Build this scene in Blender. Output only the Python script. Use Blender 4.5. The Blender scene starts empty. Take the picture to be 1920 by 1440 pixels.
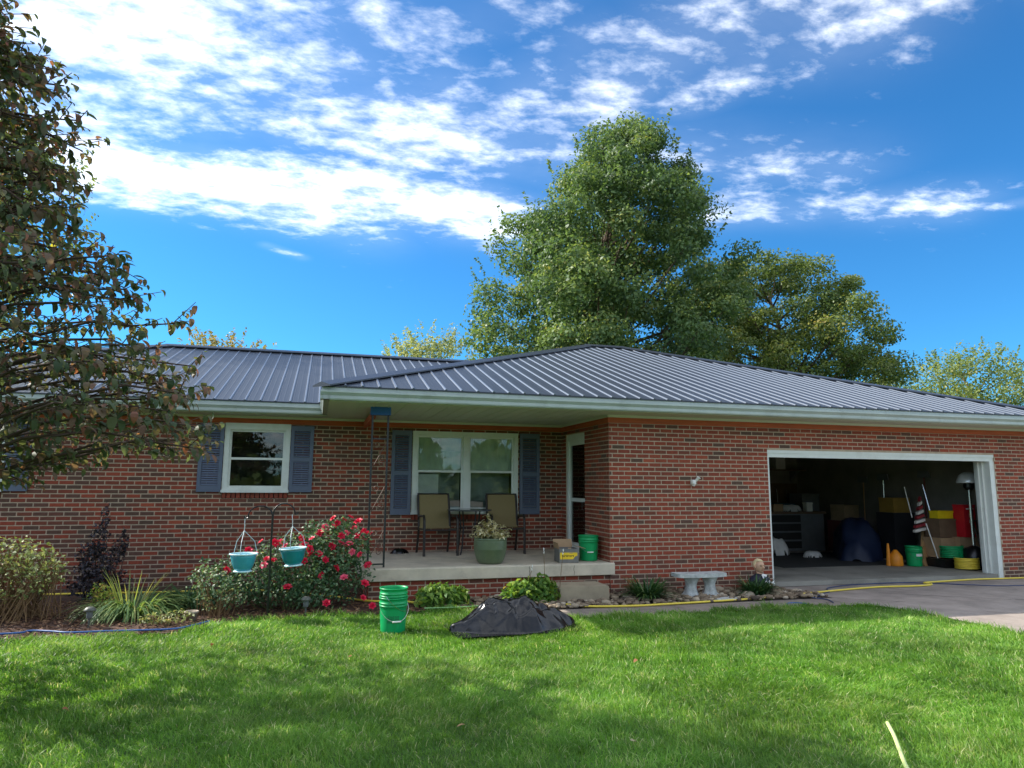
import bpy, bmesh, math, random
import numpy as np
from mathutils import Vector, Matrix, noise
random.seed(7); rng = np.random.default_rng(11)
S = bpy.context.scene; COL = S.collection
R = math.radians

# ------------------------------------------------------------------ camera, sky, sun, exposure
F_PX, YAW, PIT, ROL, CZ = 1300.0, 0.26979, 0.14231, 0.00728, 1.6
_fw = Vector((math.sin(YAW)*math.cos(PIT), math.cos(YAW)*math.cos(PIT), math.sin(PIT)))
_r0 = Vector((math.cos(YAW), -math.sin(YAW), 0)); _u0 = _r0.cross(_fw)
_rt = math.cos(ROL)*_r0 + math.sin(ROL)*_u0; _up = -math.sin(ROL)*_r0 + math.cos(ROL)*_u0
cam = bpy.data.cameras.new('Camera'); camo = bpy.data.objects.new('Camera', cam); COL.objects.link(camo)
camo.matrix_world = Matrix(((_rt.x, _up.x, -_fw.x, 0), (_rt.y, _up.y, -_fw.y, 0), (_rt.z, _up.z, -_fw.z, CZ), (0, 0, 0, 1)))
cam.sensor_width = 36; cam.lens = 36*F_PX/1920; cam.clip_end = 2000; cam.clip_start = 0.05
S.camera = camo
def proj(p):                                  # picture position of a point, used only to choose which bricks show largest
    v = Vector(p) - Vector((0, 0, CZ)); d = v.dot(_fw)
    return 960 + F_PX*v.dot(_rt)/d, 720 - F_PX*v.dot(_up)/d

SUN_AZ, SUN_EL = R(-58), R(36)                # azimuth from +Y towards +X
SKY_STRENGTH, SUN_STRENGTH, EXPOSURE = 0.125, 2.8, 1.56
w = bpy.data.worlds.new('World'); S.world = w; w.use_nodes = True
wt = w.node_tree; wn = wt.nodes; wl = wt.links; wn.clear()
def N(t, **k):
    n = wn.new(t)
    for a, b in k.items(): setattr(n, a, b)
    return n
def wmath(op, a, b=None, c=None, clamp=False):
    n = wn.new('ShaderNodeMath'); n.operation = op; n.use_clamp = clamp
    for i, v in enumerate((a, b, c)):
        if v is None: continue
        if isinstance(v, (int, float)): n.inputs[i].default_value = v
        else: wl.new(v, n.inputs[i])
    return n.outputs[0]
sky = N('ShaderNodeTexSky', sky_type='NISHITA', sun_disc=False)
sky.sun_elevation = SUN_EL; sky.sun_rotation = SUN_AZ; sky.air_density = 1.0; sky.dust_density = 0.25; sky.ozone_density = 3.0; sky.altitude = 200
hs = N('ShaderNodeVectorMath', operation='MULTIPLY'); hs.inputs[1].default_value = (.125, .375, .545)      # deep polarised autumn blue
wl.new(sky.outputs[0], hs.inputs[0])
tc = N('ShaderNodeTexCoord'); sp = N('ShaderNodeSeparateXYZ'); wl.new(tc.outputs['Generated'], sp.inputs[0])
zz = wmath('ADD', wmath('MAXIMUM', sp.outputs[2], 0.0), 0.12)
cu = wmath('DIVIDE', sp.outputs[0], zz); cv = wmath('DIVIDE', sp.outputs[1], zz)   # cloud sheet coordinates
cb = N('ShaderNodeCombineXYZ'); wl.new(cu, cb.inputs[0]); wl.new(cv, cb.inputs[1])
def cnoise(scale, detail, rough, dist=0.0, off=(0, 0, 0), st=(1, 1, 1), rot=0.0):
    mp = N('ShaderNodeMapping'); mp.inputs['Location'].default_value = off; mp.inputs['Scale'].default_value = st; mp.inputs['Rotation'].default_value = (0, 0, rot)
    wl.new(cb.outputs[0], mp.inputs[0])
    n = N('ShaderNodeTexNoise'); n.inputs['Scale'].default_value = scale; n.inputs['Detail'].default_value = detail
    n.inputs['Roughness'].default_value = rough; n.inputs['Distortion'].default_value = dist
    wl.new(mp.outputs[0], n.inputs['Vector']); return n.outputs['Fac']
def sheet(px, py):                            # a direction seen in the photograph as cloud sheet coordinates
    d = (_fw + _rt*((px-960)/F_PX) + _up*((720-py)/F_PX)).normalized(); z = max(d.z, 0)+0.12
    return d.x/z, d.y/z
# the cloud banks: (two ends of a streak, width across, weight)
BANKS = [((30, 150), (560, 150), .44, .52), ((60, 300), (900, 400), .24, .66), ((300, 340), (700, 440), .18, .52), ((560, 230), (1010, 290), .24, .54),
         ((-200, 60), (380, 60), .34, .60), ((420, 180), (800, 200), .24, .52), ((1120, 195), (1330, 60), .16, .50), ((1330, 60), (1610, 20), .22, .48), ((940, 210), (1120, 110), .17, .42), ((1280, 190), (1400, 120), .11, .46),
         ((1270, 285), (1560, 320), .18, .44), ((1340, 400), (1790, 385), .15, .48), ((1860, 388), (1915, 380), .05, .42),
         ((700, 70), (1010, 10), .15, .32), ((800, 160), (920, 170), .14, .30), ((500, 460), (565, 482), .035, .42), ((560, 20), (700, 10), .14, .34)]
tot = None
for (a, b, wd, wt_) in BANKS:
    ax, ay = sheet(*a); bx, by = sheet(*b); dx, dy = bx-ax, by-ay; L2 = dx*dx+dy*dy
    pu = wmath('SUBTRACT', cu, ax); pv = wmath('SUBTRACT', cv, ay)
    t = wmath('DIVIDE', wmath('ADD', wmath('MULTIPLY', pu, dx), wmath('MULTIPLY', pv, dy)), L2, clamp=True)
    ex = wmath('SUBTRACT', pu, wmath('MULTIPLY', t, dx)); ey = wmath('SUBTRACT', pv, wmath('MULTIPLY', t, dy))
    d2 = wmath('ADD', wmath('MULTIPLY', ex, ex), wmath('MULTIPLY', ey, ey))
    g = wmath('MULTIPLY', wmath('EXPONENT', wmath('MULTIPLY', d2, -1.0/(wd*wd))), wt_)
    tot = g if tot is None else wmath('MAXIMUM', tot, g)
# unseen broken cloud out of view, added to brighten the shaded facade
far = cnoise(0.8, 3, .5, 0, (3.1, 7.7, 0))
def smooth(v, a, b):
    n = N('ShaderNodeMapRange', interpolation_type='SMOOTHSTEP'); wl.new(v, n.inputs[0]); n.inputs[1].default_value = a; n.inputs[2].default_value = b; return n.outputs[0]
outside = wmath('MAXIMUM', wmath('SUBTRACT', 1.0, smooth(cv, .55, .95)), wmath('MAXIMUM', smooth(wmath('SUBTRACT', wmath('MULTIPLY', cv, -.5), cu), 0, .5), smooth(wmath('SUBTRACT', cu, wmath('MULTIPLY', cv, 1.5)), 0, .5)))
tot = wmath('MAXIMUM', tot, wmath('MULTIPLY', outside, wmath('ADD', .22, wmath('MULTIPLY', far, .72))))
n1 = cnoise(2.3, 12, .60, .25, (0, 0, 0), (1.0, 1.5, 1), .25); n2 = cnoise(11, 8, .62, .15, (5, 2, 0), (1, 1.5, 1), .5)
dens = wmath('ADD', wmath('MULTIPLY', wmath('SUBTRACT', n1, .5), 1.8), wmath('MULTIPLY', wmath('SUBTRACT', n2, .5), 1.45))
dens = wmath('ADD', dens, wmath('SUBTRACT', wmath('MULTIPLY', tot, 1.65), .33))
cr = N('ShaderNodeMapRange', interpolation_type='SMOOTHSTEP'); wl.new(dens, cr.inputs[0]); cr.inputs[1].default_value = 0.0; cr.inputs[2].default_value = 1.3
# brightness of the cloud: forward scattering towards the sun
sd = Vector((math.sin(SUN_AZ)*math.cos(SUN_EL), math.cos(SUN_AZ)*math.cos(SUN_EL), math.sin(SUN_EL)))
vd = N('ShaderNodeVectorMath', operation='DOT_PRODUCT'); wl.new(tc.outputs['Generated'], vd.inputs[0]); vd.inputs[1].default_value = sd
fs = wmath('POWER', wmath('MAXIMUM', vd.outputs['Value'], 0.0), 5.0)
sh = cnoise(4.5, 6, .6, .2, (1.7, .4, 0))
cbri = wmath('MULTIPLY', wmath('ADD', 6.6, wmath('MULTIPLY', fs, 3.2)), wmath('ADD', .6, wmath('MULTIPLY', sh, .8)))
cc = N('ShaderNodeVectorMath', operation='SCALE'); cc.inputs[0].default_value = (.97, .985, 1.0); wl.new(cbri, cc.inputs['Scale'])
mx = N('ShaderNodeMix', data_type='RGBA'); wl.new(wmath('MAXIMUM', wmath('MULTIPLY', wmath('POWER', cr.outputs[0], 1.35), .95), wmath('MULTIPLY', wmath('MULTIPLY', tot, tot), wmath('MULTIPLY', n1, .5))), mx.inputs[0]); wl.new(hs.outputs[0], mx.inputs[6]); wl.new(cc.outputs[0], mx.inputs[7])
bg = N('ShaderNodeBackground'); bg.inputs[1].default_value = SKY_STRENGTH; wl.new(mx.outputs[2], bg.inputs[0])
wo = N('ShaderNodeOutputWorld'); wl.new(bg.outputs[0], wo.inputs[0])
sl = bpy.data.lights.new('sun', 'SUN'); sl.energy = SUN_STRENGTH; sl.angle = R(0.6); sl.color = (1.0, .95, .86)
so = bpy.data.objects.new('sun', sl); COL.objects.link(so); so.rotation_euler = (-sd).to_track_quat('-Z', 'Y').to_euler(); so.location = (-20, 12, 25)
S.view_settings.view_transform = 'Standard'; S.view_settings.look = 'None'; S.view_settings.exposure = EXPOSURE; S.view_settings.gamma = 1
S.cycles.use_denoising = True; S.cycles.max_bounces = 8; S.cycles.transparent_max_bounces = 12; S.cycles.caustics_reflective = False; S.cycles.caustics_refractive = False

# ------------------------------------------------------------------ helpers
def lin(h):
    h = h.lstrip('#'); c = [int(h[i:i+2], 16)/255 for i in (0, 2, 4)]
    return tuple(x/12.92 if x <= .04045 else ((x+.055)/1.055)**2.4 for x in c)
MATS = {}
def mat(name, col, rough=.6, metal=0.0, var=.12, vscale=6.0, bump=0.0, bscale=40.0, coat=0.0, spec=.5, dirt=None, trans=0.0, attr=None, ramp=None, obj_attr=False, stretch=None):
    """Principled material; colour varies with noise; attr: a per-piece value picks the colour from ramp."""
    m = bpy.data.materials.new(name); m.use_nodes = True; nt = m.node_tree; n = nt.nodes; l = nt.links
    b = n['Principled BSDF']; b.inputs['Roughness'].default_value = rough; b.inputs['Metallic'].default_value = metal
    b.inputs['Specular IOR Level'].default_value = spec; b.inputs['Coat Weight'].default_value = coat
    tcn = n.new('ShaderNodeTexCoord'); src = tcn.outputs['Object']
    if stretch:
        mp = n.new('ShaderNodeMapping'); mp.inputs['Scale'].default_value = stretch; l.new(src, mp.inputs[0]); src = mp.outputs[0]
    if attr:
        a = n.new('ShaderNodeAttribute'); a.attribute_name = attr
        if obj_attr: a.attribute_type = 'OBJECT'
        rp = n.new('ShaderNodeValToRGB'); e = rp.color_ramp.elements
        while len(e) < len(ramp): e.new(.5)
        for i, (p, c) in enumerate(ramp): e[i].position = p; e[i].color = (*c, 1)
        l.new(a.outputs['Fac'], rp.inputs[0]); basec = rp.outputs[0]
    else:
        rgb = n.new('ShaderNodeRGB'); rgb.outputs[0].default_value = (*col, 1); basec = rgb.outputs[0]
    if var > 0:
        nz = n.new('ShaderNodeTexNoise'); nz.inputs['Scale'].default_value = vscale; nz.inputs['Detail'].default_value = 6; nz.inputs['Roughness'].default_value = .62
        l.new(src, nz.inputs['Vector'])
        mr = n.new('ShaderNodeMapRange'); mr.inputs[1].default_value = .3; mr.inputs[2].default_value = .7; mr.inputs[3].default_value = 1-var; mr.inputs[4].default_value = 1+var
        l.new(nz.outputs['Fac'], mr.inputs[0])
        sc = n.new('ShaderNodeVectorMath'); sc.operation = 'SCALE'; l.new(basec, sc.inputs[0]); l.new(mr.outputs[0], sc.inputs['Scale']); basec = sc.outputs[0]
    if dirt:
        dc, amt, ds = dirt; dn = n.new('ShaderNodeTexNoise'); dn.inputs['Scale'].default_value = ds; dn.inputs['Detail'].default_value = 8; dn.inputs['Roughness'].default_value = .7
        l.new(src, dn.inputs['Vector']); dm = n.new('ShaderNodeMapRange'); dm.inputs[1].default_value = .5; dm.inputs[2].default_value = .72; dm.inputs[4].default_value = amt
        l.new(dn.outputs['Fac'], dm.inputs[0]); mm = n.new('ShaderNodeMix'); mm.data_type = 'RGBA'; l.new(dm.outputs[0], mm.inputs[0]); l.new(basec, mm.inputs[6]); mm.inputs[7].default_value = (*dc, 1)
        basec = mm.outputs[2]
    l.new(basec, b.inputs['Base Color'])
    if bump > 0:
        bn = n.new('ShaderNodeTexNoise'); bn.inputs['Scale'].default_value = bscale; bn.inputs['Detail'].default_value = 5; l.new(src, bn.inputs['Vector'])
        bp = n.new('ShaderNodeBump'); bp.inputs['Strength'].default_value = bump; bp.inputs['Distance'].default_value = .01; l.new(bn.outputs['Fac'], bp.inputs['Height']); l.new(bp.outputs[0], b.inputs['Normal'])
    if trans > 0:
        tr = n.new('ShaderNodeBsdfTranslucent'); br = n.new('ShaderNodeVectorMath'); br.operation = 'MULTIPLY'; l.new(basec, br.inputs[0]); br.inputs[1].default_value = (1.5, 1.45, .8); l.new(br.outputs[0], tr.inputs[0])
        ms = n.new('ShaderNodeMixShader'); ms.inputs[0].default_value = trans; l.new(b.outputs[0], ms.inputs[1]); l.new(tr.outputs[0], ms.inputs[2]); l.new(ms.outputs[0], n['Material Output'].inputs[0])
    MATS[name] = m; return m
def glass_mat(name, tint=(.9, .95, .93)):
    m = bpy.data.materials.new(name); m.use_nodes = True; nt = m.node_tree; n = nt.nodes; l = nt.links; n.clear()
    o = n.new('ShaderNodeOutputMaterial'); t = n.new('ShaderNodeBsdfTransparent'); t.inputs[0].default_value = (*tint, 1)
    g = n.new('ShaderNodeBsdfGlossy'); g.inputs['Roughness'].default_value = .015; fr = n.new('ShaderNodeFresnel'); fr.inputs[0].default_value = 1.5
    ms = n.new('ShaderNodeMixShader'); l.new(fr.outputs[0], ms.inputs[0]); l.new(t.outputs[0], ms.inputs[1]); l.new(g.outputs[0], ms.inputs[2]); l.new(ms.outputs[0], o.inputs[0])
    nz = n.new('ShaderNodeTexNoise'); nz.inputs['Scale'].default_value = 2.2; tcn = n.new('ShaderNodeTexCoord'); l.new(tcn.outputs['Object'], nz.inputs['Vector'])
    bp = n.new('ShaderNodeBump'); bp.inputs['Strength'].default_value = .06; bp.inputs['Distance'].default_value = .02; l.new(nz.outputs['Fac'], bp.inputs['Height']); l.new(bp.outputs[0], g.inputs['Normal'])
    MATS[name] = m; return m

class MB:
    def __init__(s): s.v = []; s.f = []; s.a = []
    def add(s, vs, fs, a=0.0):
        o = len(s.v); s.v += [tuple(x) for x in vs]; s.f += [tuple(i+o for i in f) for f in fs]; s.a += [a]*len(fs); return s
    def box(s, x0, x1, y0, y1, z0, z1, a=0.0):
        return s.add([(x0,y0,z0),(x1,y0,z0),(x1,y1,z0),(x0,y1,z0),(x0,y0,z1),(x1,y0,z1),(x1,y1,z1),(x0,y1,z1)],
                     [(0,3,2,1),(4,5,6,7),(0,1,5,4),(1,2,6,5),(2,3,7,6),(3,0,4,7)], a)
    def obox(s, c, size, M=None, a=0.0):
        M = M or Matrix(); hx, hy, hz = size[0]/2, size[1]/2, size[2]/2
        vs = [Vector(c) + (M @ Vector((sx*hx, sy*hy, sz*hz))) for sz in (-1, 1) for sx, sy in ((-1,-1),(1,-1),(1,1),(-1,1))]
        return s.add(vs, [(0,3,2,1),(4,5,6,7),(0,1,5,4),(1,2,6,5),(2,3,7,6),(3,0,4,7)], a)
    def tube(s, pts, r, n=8, a=0.0, cap=True):
        pts = [Vector(p) for p in pts]; rs = r if isinstance(r, (list, tuple)) else [r]*len(pts)
        vs = []; prev = None
        for i, p in enumerate(pts):
            t = (pts[min(i+1, len(pts)-1)] - pts[max(i-1, 0)])
            t = t.normalized() if t.length > 1e-9 else Vector((0,0,1))
            if prev is None: x = t.orthogonal().normalized()
            else:
                x = prev - t*prev.dot(t); x = x.normalized() if x.length > 1e-6 else t.orthogonal().normalized()
            prev = x; y = t.cross(x)
            for k in range(n):
                an = 2*math.pi*k/n; vs.append(p + (x*math.cos(an)+y*math.sin(an))*rs[i])
        fs = [(i*n+k, i*n+(k+1)%n, (i+1)*n+(k+1)%n, (i+1)*n+k) for i in range(len(pts)-1) for k in range(n)]
        if cap: fs += [tuple(range(n-1, -1, -1)), tuple((len(pts)-1)*n+k for k in range(n))]
        return s.add(vs, fs, a)
    def lathe(s, prof, c=(0,0,0), n=24, a=0.0, sx=1.0, sy=1.0):
        vs = []; fs = []
        for (r, z) in prof:
            for k in range(n): an = 2*math.pi*k/n; vs.append((c[0]+r*sx*math.cos(an), c[1]+r*sy*math.sin(an), c[2]+z))
        for i in range(len(prof)-1):
            for k in range(n): fs.append((i*n+k, i*n+(k+1)%n, (i+1)*n+(k+1)%n, (i+1)*n+k))
        if prof[0][0] > 1e-6: fs.append(tuple(range(n-1, -1, -1)))
        if prof[-1][0] > 1e-6 : fs.append(tuple((len(prof)-1)*n+k for k in range(n)))
        return s.add(vs, fs, a)
    def prism(s, poly, ext, a=0.0):
        """poly: list of 3d points (one face); ext: extrusion vector."""
        p = [Vector(q) for q in poly]; e = Vector(ext); n = len(p)
        return s.add(p + [q+e for q in p], [tuple(range(n-1,-1,-1)), tuple(range(n, 2*n))] + [(i, (i+1)%n, n+(i+1)%n, n+i) for i in range(n)], a)
    def ball(s, c, r, nu=10, nv=7, a=0.0, jit=0.0):
        rx, ry, rz = r if isinstance(r, (tuple, list)) else (r, r, r)
        vs = [(c[0], c[1], c[2]-rz)]
        for j in range(1, nv):
            ph = -math.pi/2 + math.pi*j/nv
            for k in range(nu):
                an = 2*math.pi*k/nu; q = 1+jit*(random.random()-.5)
                vs.append((c[0]+rx*q*math.cos(ph)*math.cos(an), c[1]+ry*q*math.cos(ph)*math.sin(an), c[2]+rz*q*math.sin(ph)))
        vs.append((c[0], c[1], c[2]+rz)); t = len(vs)-1; fs = []
        for k in range(nu): fs.append((0, 1+(k+1)%nu, 1+k))
        for j in range(nv-2):
            for k in range(nu): fs.append((1+j*nu+k, 1+j*nu+(k+1)%nu, 1+(j+1)*nu+(k+1)%nu, 1+(j+1)*nu+k))
        for k in range(nu): fs.append((t, 1+(nv-2)*nu+k, 1+(nv-2)*nu+(k+1)%nu))
        return s.add(vs, fs, a)
    def blade(s, base, d, length, width, droop, segs=4, a=0.0, fold=0.0):
        """an arching leaf blade; d: start direction (unit), droop: how far it bends over."""
        d = Vector(d).normalized(); p = Vector(base); side = d.cross(Vector((0,0,1)))
        side = side.normalized() if side.length > 1e-3 else Vector((1,0,0))
        vs = []; step = length/segs
        for i in range(segs+1):
            t = i/segs; ww = width*(math.sin(math.pi*min(1, .18+.82*t))**.8 if i < segs else 0.02)
            nrm = side.cross(d); vs += [p - side*ww/2 + nrm*fold*ww, p + side*ww/2 + nrm*fold*ww] if fold else [p - side*ww/2, p + side*ww/2]
            p = p + d*step; d = (d + Vector((0,0,-1))*droop/segs).normalized()
        return s.add(vs, [(2*i, 2*i+1, 2*i+3, 2*i+2) for i in range(segs)], a)
    def build(s, name, m, parent=None, smooth=False, attr=None, link=True, bevel=0):
        me = bpy.data.meshes.new(name); me.from_pydata(s.v, [], s.f)
        if attr:
            at = me.attributes.new(attr, 'FLOAT', 'FACE'); at.data.foreach_set('value', s.a)
        me.materials.append(MATS[m] if isinstance(m, str) else m)
        if smooth: me.polygons.foreach_set('use_smooth', [True]*len(me.polygons))
        me.update(); return link_obj(name, me, parent)
def link_obj(name, me, parent=None):
    o = bpy.data.objects.new(name, me); COL.objects.link(o)
    if parent is not None: o.parent = parent
    return o
def np_mesh(name, V, Fq, m, parent=None, attr=None, vals=None, smooth=False, tri=False):
    k = 3 if tri else 4
    me = bpy.data.meshes.new(name); nf = len(Fq); me.vertices.add(len(V)); me.vertices.foreach_set('co', np.asarray(V, np.float32).ravel())
    me.loops.add(nf*k); me.loops.foreach_set('vertex_index', np.asarray(Fq, np.int32).ravel())
    me.polygons.add(nf); me.polygons.foreach_set('loop_start', np.arange(0, nf*k, k, dtype=np.int32)); me.polygons.foreach_set('loop_total', np.full(nf, k, np.int32))
    if smooth: me.polygons.foreach_set('use_smooth', np.ones(nf, bool))
    if attr:
        at = me.attributes.new(attr, 'FLOAT', 'FACE'); at.data.foreach_set('value', np.asarray(vals, np.float32))
    me.materials.append(MATS[m] if isinstance(m, str) else m); me.update(calc_edges=True); me.validate()
    return link_obj(name, me, parent)
def tag(o, label=None, cat=None, group=None, kind=None):
    if label: o['label'] = label
    if cat: o['category'] = cat
    if group: o['group'] = group
    if kind: o['kind'] = kind
    return o
def thing(name, label, cat, loc=(0,0,0), rz=0.0, group=None):
    o = bpy.data.objects.new(name, None); o.empty_display_size = .1; COL.objects.link(o); o.location = loc; o.rotation_euler = (0, 0, rz); return tag(o, label, cat, group)
def leaf_quads(C, size, asp=.55, up=.4, out=None, fold=.18):
    """C: (n,3) centres -> verts, quads of small folded leaves with random facing."""
    n = len(C); size = np.broadcast_to(np.asarray(size, float), (n,))
    nr = rng.normal(size=(n, 3)); nr[:, 2] += up*2
    if out is not None: nr += out
    nr /= np.linalg.norm(nr, axis=1)[:, None]
    t = rng.normal(size=(n, 3)); t[:, 2] -= .5; t -= nr*(t*nr).sum(1)[:, None]; t /= np.linalg.norm(t, axis=1)[:, None]+1e-9
    b = np.cross(nr, t); s = size[:, None]
    V = np.stack([C - t*s*.5, C + b*s*asp*.5 + nr*s*fold, C + t*s*.5, C - b*s*asp*.5 + nr*s*fold*.6], 1).reshape(-1, 3)
    return V, np.arange(4*n).reshape(n, 4)

# ------------------------------------------------------------------ materials
RED = lin('#984a37'); BRN = lin('#7c4738'); DRK = lin('#5e4a3e'); ORG = lin('#a9573f'); PUR = lin('#6a4440')
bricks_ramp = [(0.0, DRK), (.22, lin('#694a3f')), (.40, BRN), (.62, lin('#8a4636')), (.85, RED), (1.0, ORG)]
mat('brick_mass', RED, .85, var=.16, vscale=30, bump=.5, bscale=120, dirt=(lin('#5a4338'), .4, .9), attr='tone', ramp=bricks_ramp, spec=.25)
mat('brick', RED, .85, var=.16, vscale=30, bump=.5, bscale=120, attr='tone', ramp=bricks_ramp, obj_attr=True, spec=.25)
mat('mortar', lin('#bca891'), .95, var=.14, vscale=12, dirt=(lin('#9c8672'), .6, 1.1), bump=.6, bscale=90, spec=.2)
mat('white_trim', lin('#dfe3dc'), .45, var=.04, vscale=5, dirt=(lin('#b9b6a6'), .35, 4))
mat('gutter', lin('#b2bcb6'), .35, var=.08, vscale=3, dirt=(lin('#8d958c'), .6, 2.5))
mat('soffit', lin('#cfd4c8'), .6, var=.04, vscale=3)
mat('frieze', lin('#b5562e'), .7, var=.22, vscale=7, stretch=(.6, .6, 8), dirt=(lin('#6e3a22'), .6, 3))
mat('shutter', lin('#5c667a'), .5, var=.06, vscale=6)
mat('pane_dark', lin('#1a2026'), .04); glass_mat('glass')
mat('curtain', lin('#d3dac6'), .9, var=.2, vscale=3); mat('paper', lin('#e6e2dc'), .8); mat('reflection_grey', lin('#8a928c'), .8, var=.25, vscale=3)
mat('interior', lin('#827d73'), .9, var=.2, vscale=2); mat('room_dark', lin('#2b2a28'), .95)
mat('concrete', lin('#cabda6'), .9, var=.14, vscale=3.5, bump=.35, bscale=140, dirt=(lin('#8a8273'), .55, 2.2))
mat('concrete_step', lin('#a8997f'), .9, var=.14, vscale=5, bump=.35, bscale=120, dirt=(lin('#7d705b'), .55, 4))
mat('driveway', lin('#9c8f84'), .92, var=.22, vscale=2.5, bump=.7, bscale=260, dirt=(lin('#6f655c'), .5, 1.3))
mat('garage_floor', lin('#8f8b80'), .7, var=.2, vscale=1.2, bump=.2, bscale=90, dirt=(lin('#4f4b45'), .7, .8))
mat('walk', lin('#8c8074'), .92, var=.2, vscale=4, bump=.5, bscale=200, dirt=(lin('#5f574e'), .5, 3))
mat('crack', lin('#3a332c'), .95)
mat('rust_iron', lin('#6a5648'), .7, var=.2, vscale=20); mat('iron', lin('#26272a'), .35, var=.1, dirt=(lin('#6d6459'), .4, 14)); mat('blue_paint', lin('#1f5fb4'), .5)
mat('black_metal', lin('#17181a'), .28); mat('bronze_metal', lin('#2c2723'), .4, dirt=(lin('#574a3d'), .3, 9))
mat('sling', lin('#8a7a52'), .8, var=.06, vscale=60, bump=.2, bscale=300); mat('tabletop', lin('#41464a'), .12, var=.05)
mat('pot_green', lin('#5f6d50'), .4, var=.12, vscale=9, dirt=(lin('#4b5c45'), .7, 5), coat=.15)
mat('soil', lin('#33271e'), .95, var=.3, vscale=18, bump=1, bscale=60)
mat('bucket', lin('#0fa862'), .38, var=.05, trans=.16); mat('bucket_ink', lin('#0a5a3a'), .5); mat('white_plastic', lin('#eceae2'), .45)
mat('cardboard', lin('#a98a68'), .85, var=.1, vscale=10); mat('grey_card', lin('#77756f'), .8, var=.12, vscale=12); mat('yellow_label', lin('#f0c928'), .55); mat('label_ink', lin('#5b4a1a'), .6)
mat('bag', lin('#08090c'), .2, var=.1, bump=.08, bscale=24, spec=.55)
mat('hose_yellow', lin('#e8cf4a'), .45, var=.06, dirt=(lin('#b39a3c'), .4, 6)); mat('hose_blue', lin('#2f5f9e'), .45, var=.08); mat('hose_dkblue', lin('#2a3c63'), .5, var=.1); mat('hose_pale', lin('#c9d48a'), .45); mat('hose_green', lin('#86b070'), .5)
mat('teal_glaze', lin('#3fa3b8'), .22, var=.1, vscale=5, dirt=(lin('#2c7f92'), .6, 3), coat=.4); mat('teal_dark', lin('#12808a'), .22, var=.12, vscale=5, coat=.4); mat('glaze_rim', lin('#cdeef2'), .3); mat('hanger', lin('#b9c6c9'), .5)
mat('stone_grey', lin('#bcbfba'), .9, var=.2, vscale=14, bump=.9, bscale=50, dirt=(lin('#6b6f69'), .7, 9))
mat('skin_paint', lin('#d0a585'), .5, var=.1, vscale=18); mat('hair_paint', lin('#e3cf9f'), .5, var=.08); mat('hair_dark', lin('#9a7d52'), .6); mat('lip_paint', lin('#a8674f'), .6); mat('door_navy', lin('#33486e'), .5); mat('navy', lin('#1d2233'), .6); mat('tie', lin('#20305c'), .6)
mat('pebble', lin('#b5a58c'), .85, var=.15, vscale=20, attr='tone', ramp=[(0, lin('#4c4034')), (.35, lin('#73614d')), (.7, lin('#94836b')), (1, lin('#bcae98'))])
mat('mulch', lin('#4d3527'), .95, var=.35, vscale=14, bump=1, bscale=70, dirt=(lin('#2d2018'), .7, 6))
mat('chip', lin('#6b4a35'), .9, var=.2, vscale=10, attr='tone', ramp=[(0, lin('#3a271c')), (.5, lin('#6a4932')), (.85, lin('#8a6a4c')), (1, lin('#b59a78'))])
mat('lawn', lin('#3f5a22'), .95, var=.35, vscale=3, bump=.8, bscale=60, dirt=(lin('#4b4a28'), .4, 2))
mat('grass', lin('#6f9a34'), .45, var=.38, vscale=.8, dirt=(lin('#3d5c20'), .5, 2.6), attr='tone', trans=.42, spec=.35, ramp=[(0, lin('#436a20')), (.45, lin('#659234')), (.85, lin('#8eae50')), (1, lin('#c8c698'))])
mat('rust', lin('#6a4a30'), .9); mat('path_light', lin('#5e6058'), .5, dirt=(lin('#8d8778'), .5, 10)); mat('terracotta', lin('#a79a88'), .9, var=.15)
def leafmat(name, ramp, trans=.35, rough=.5): return mat(name, ramp[0][1], rough, var=.15, vscale=.7, attr='tone', ramp=ramp, trans=trans, spec=.35)
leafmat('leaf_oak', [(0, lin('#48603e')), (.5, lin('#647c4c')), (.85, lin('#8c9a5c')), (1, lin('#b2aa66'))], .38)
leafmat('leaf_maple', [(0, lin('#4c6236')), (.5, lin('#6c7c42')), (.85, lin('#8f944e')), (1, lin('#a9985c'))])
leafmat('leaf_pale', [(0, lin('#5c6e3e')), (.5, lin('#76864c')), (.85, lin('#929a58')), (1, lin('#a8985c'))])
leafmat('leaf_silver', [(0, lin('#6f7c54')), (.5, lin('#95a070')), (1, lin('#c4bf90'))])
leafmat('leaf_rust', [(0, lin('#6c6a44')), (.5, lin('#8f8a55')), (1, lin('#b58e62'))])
DOG = [(0, lin('#46583f')), (.35, lin('#606a48')), (.62, lin('#7a6052')), (.85, lin('#9a6050')), (.95, lin('#9c9846')), (1, lin('#b5ae44'))]
leafmat('leaf_dogwood', DOG, .45, .55)
m_dog_obj = mat('leaf_dogwood_single', DOG[0][1], .55, var=.12, vscale=5, attr='tone', ramp=DOG, obj_attr=True, trans=.45, spec=.3)
leafmat('leaf_rose', [(0, lin('#345038')), (.5, lin('#50704c')), (.85, lin('#8aa07c')), (1, lin('#c4c39c'))], .25)
leafmat('leaf_hosta', [(0, lin('#3f6a2c')), (.5, lin('#7b9a40')), (.8, lin('#b7bd55')), (1, lin('#c99a4a'))], .3)
leafmat('leaf_darkgreen', [(0, lin('#26452a')), (.6, lin('#3f6236')), (1, lin('#6f8748'))], .25)
leafmat('leaf_daylily', [(0, lin('#45683e')), (.5, lin('#688550')), (.8, lin('#9aa65c')), (1, lin('#c9b674'))], .3)
leafmat('leaf_sedum', [(0, lin('#56683c')), (.5, lin('#83915a')), (.9, lin('#b4b67c')), (1, lin('#c9b890'))], .25)
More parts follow.
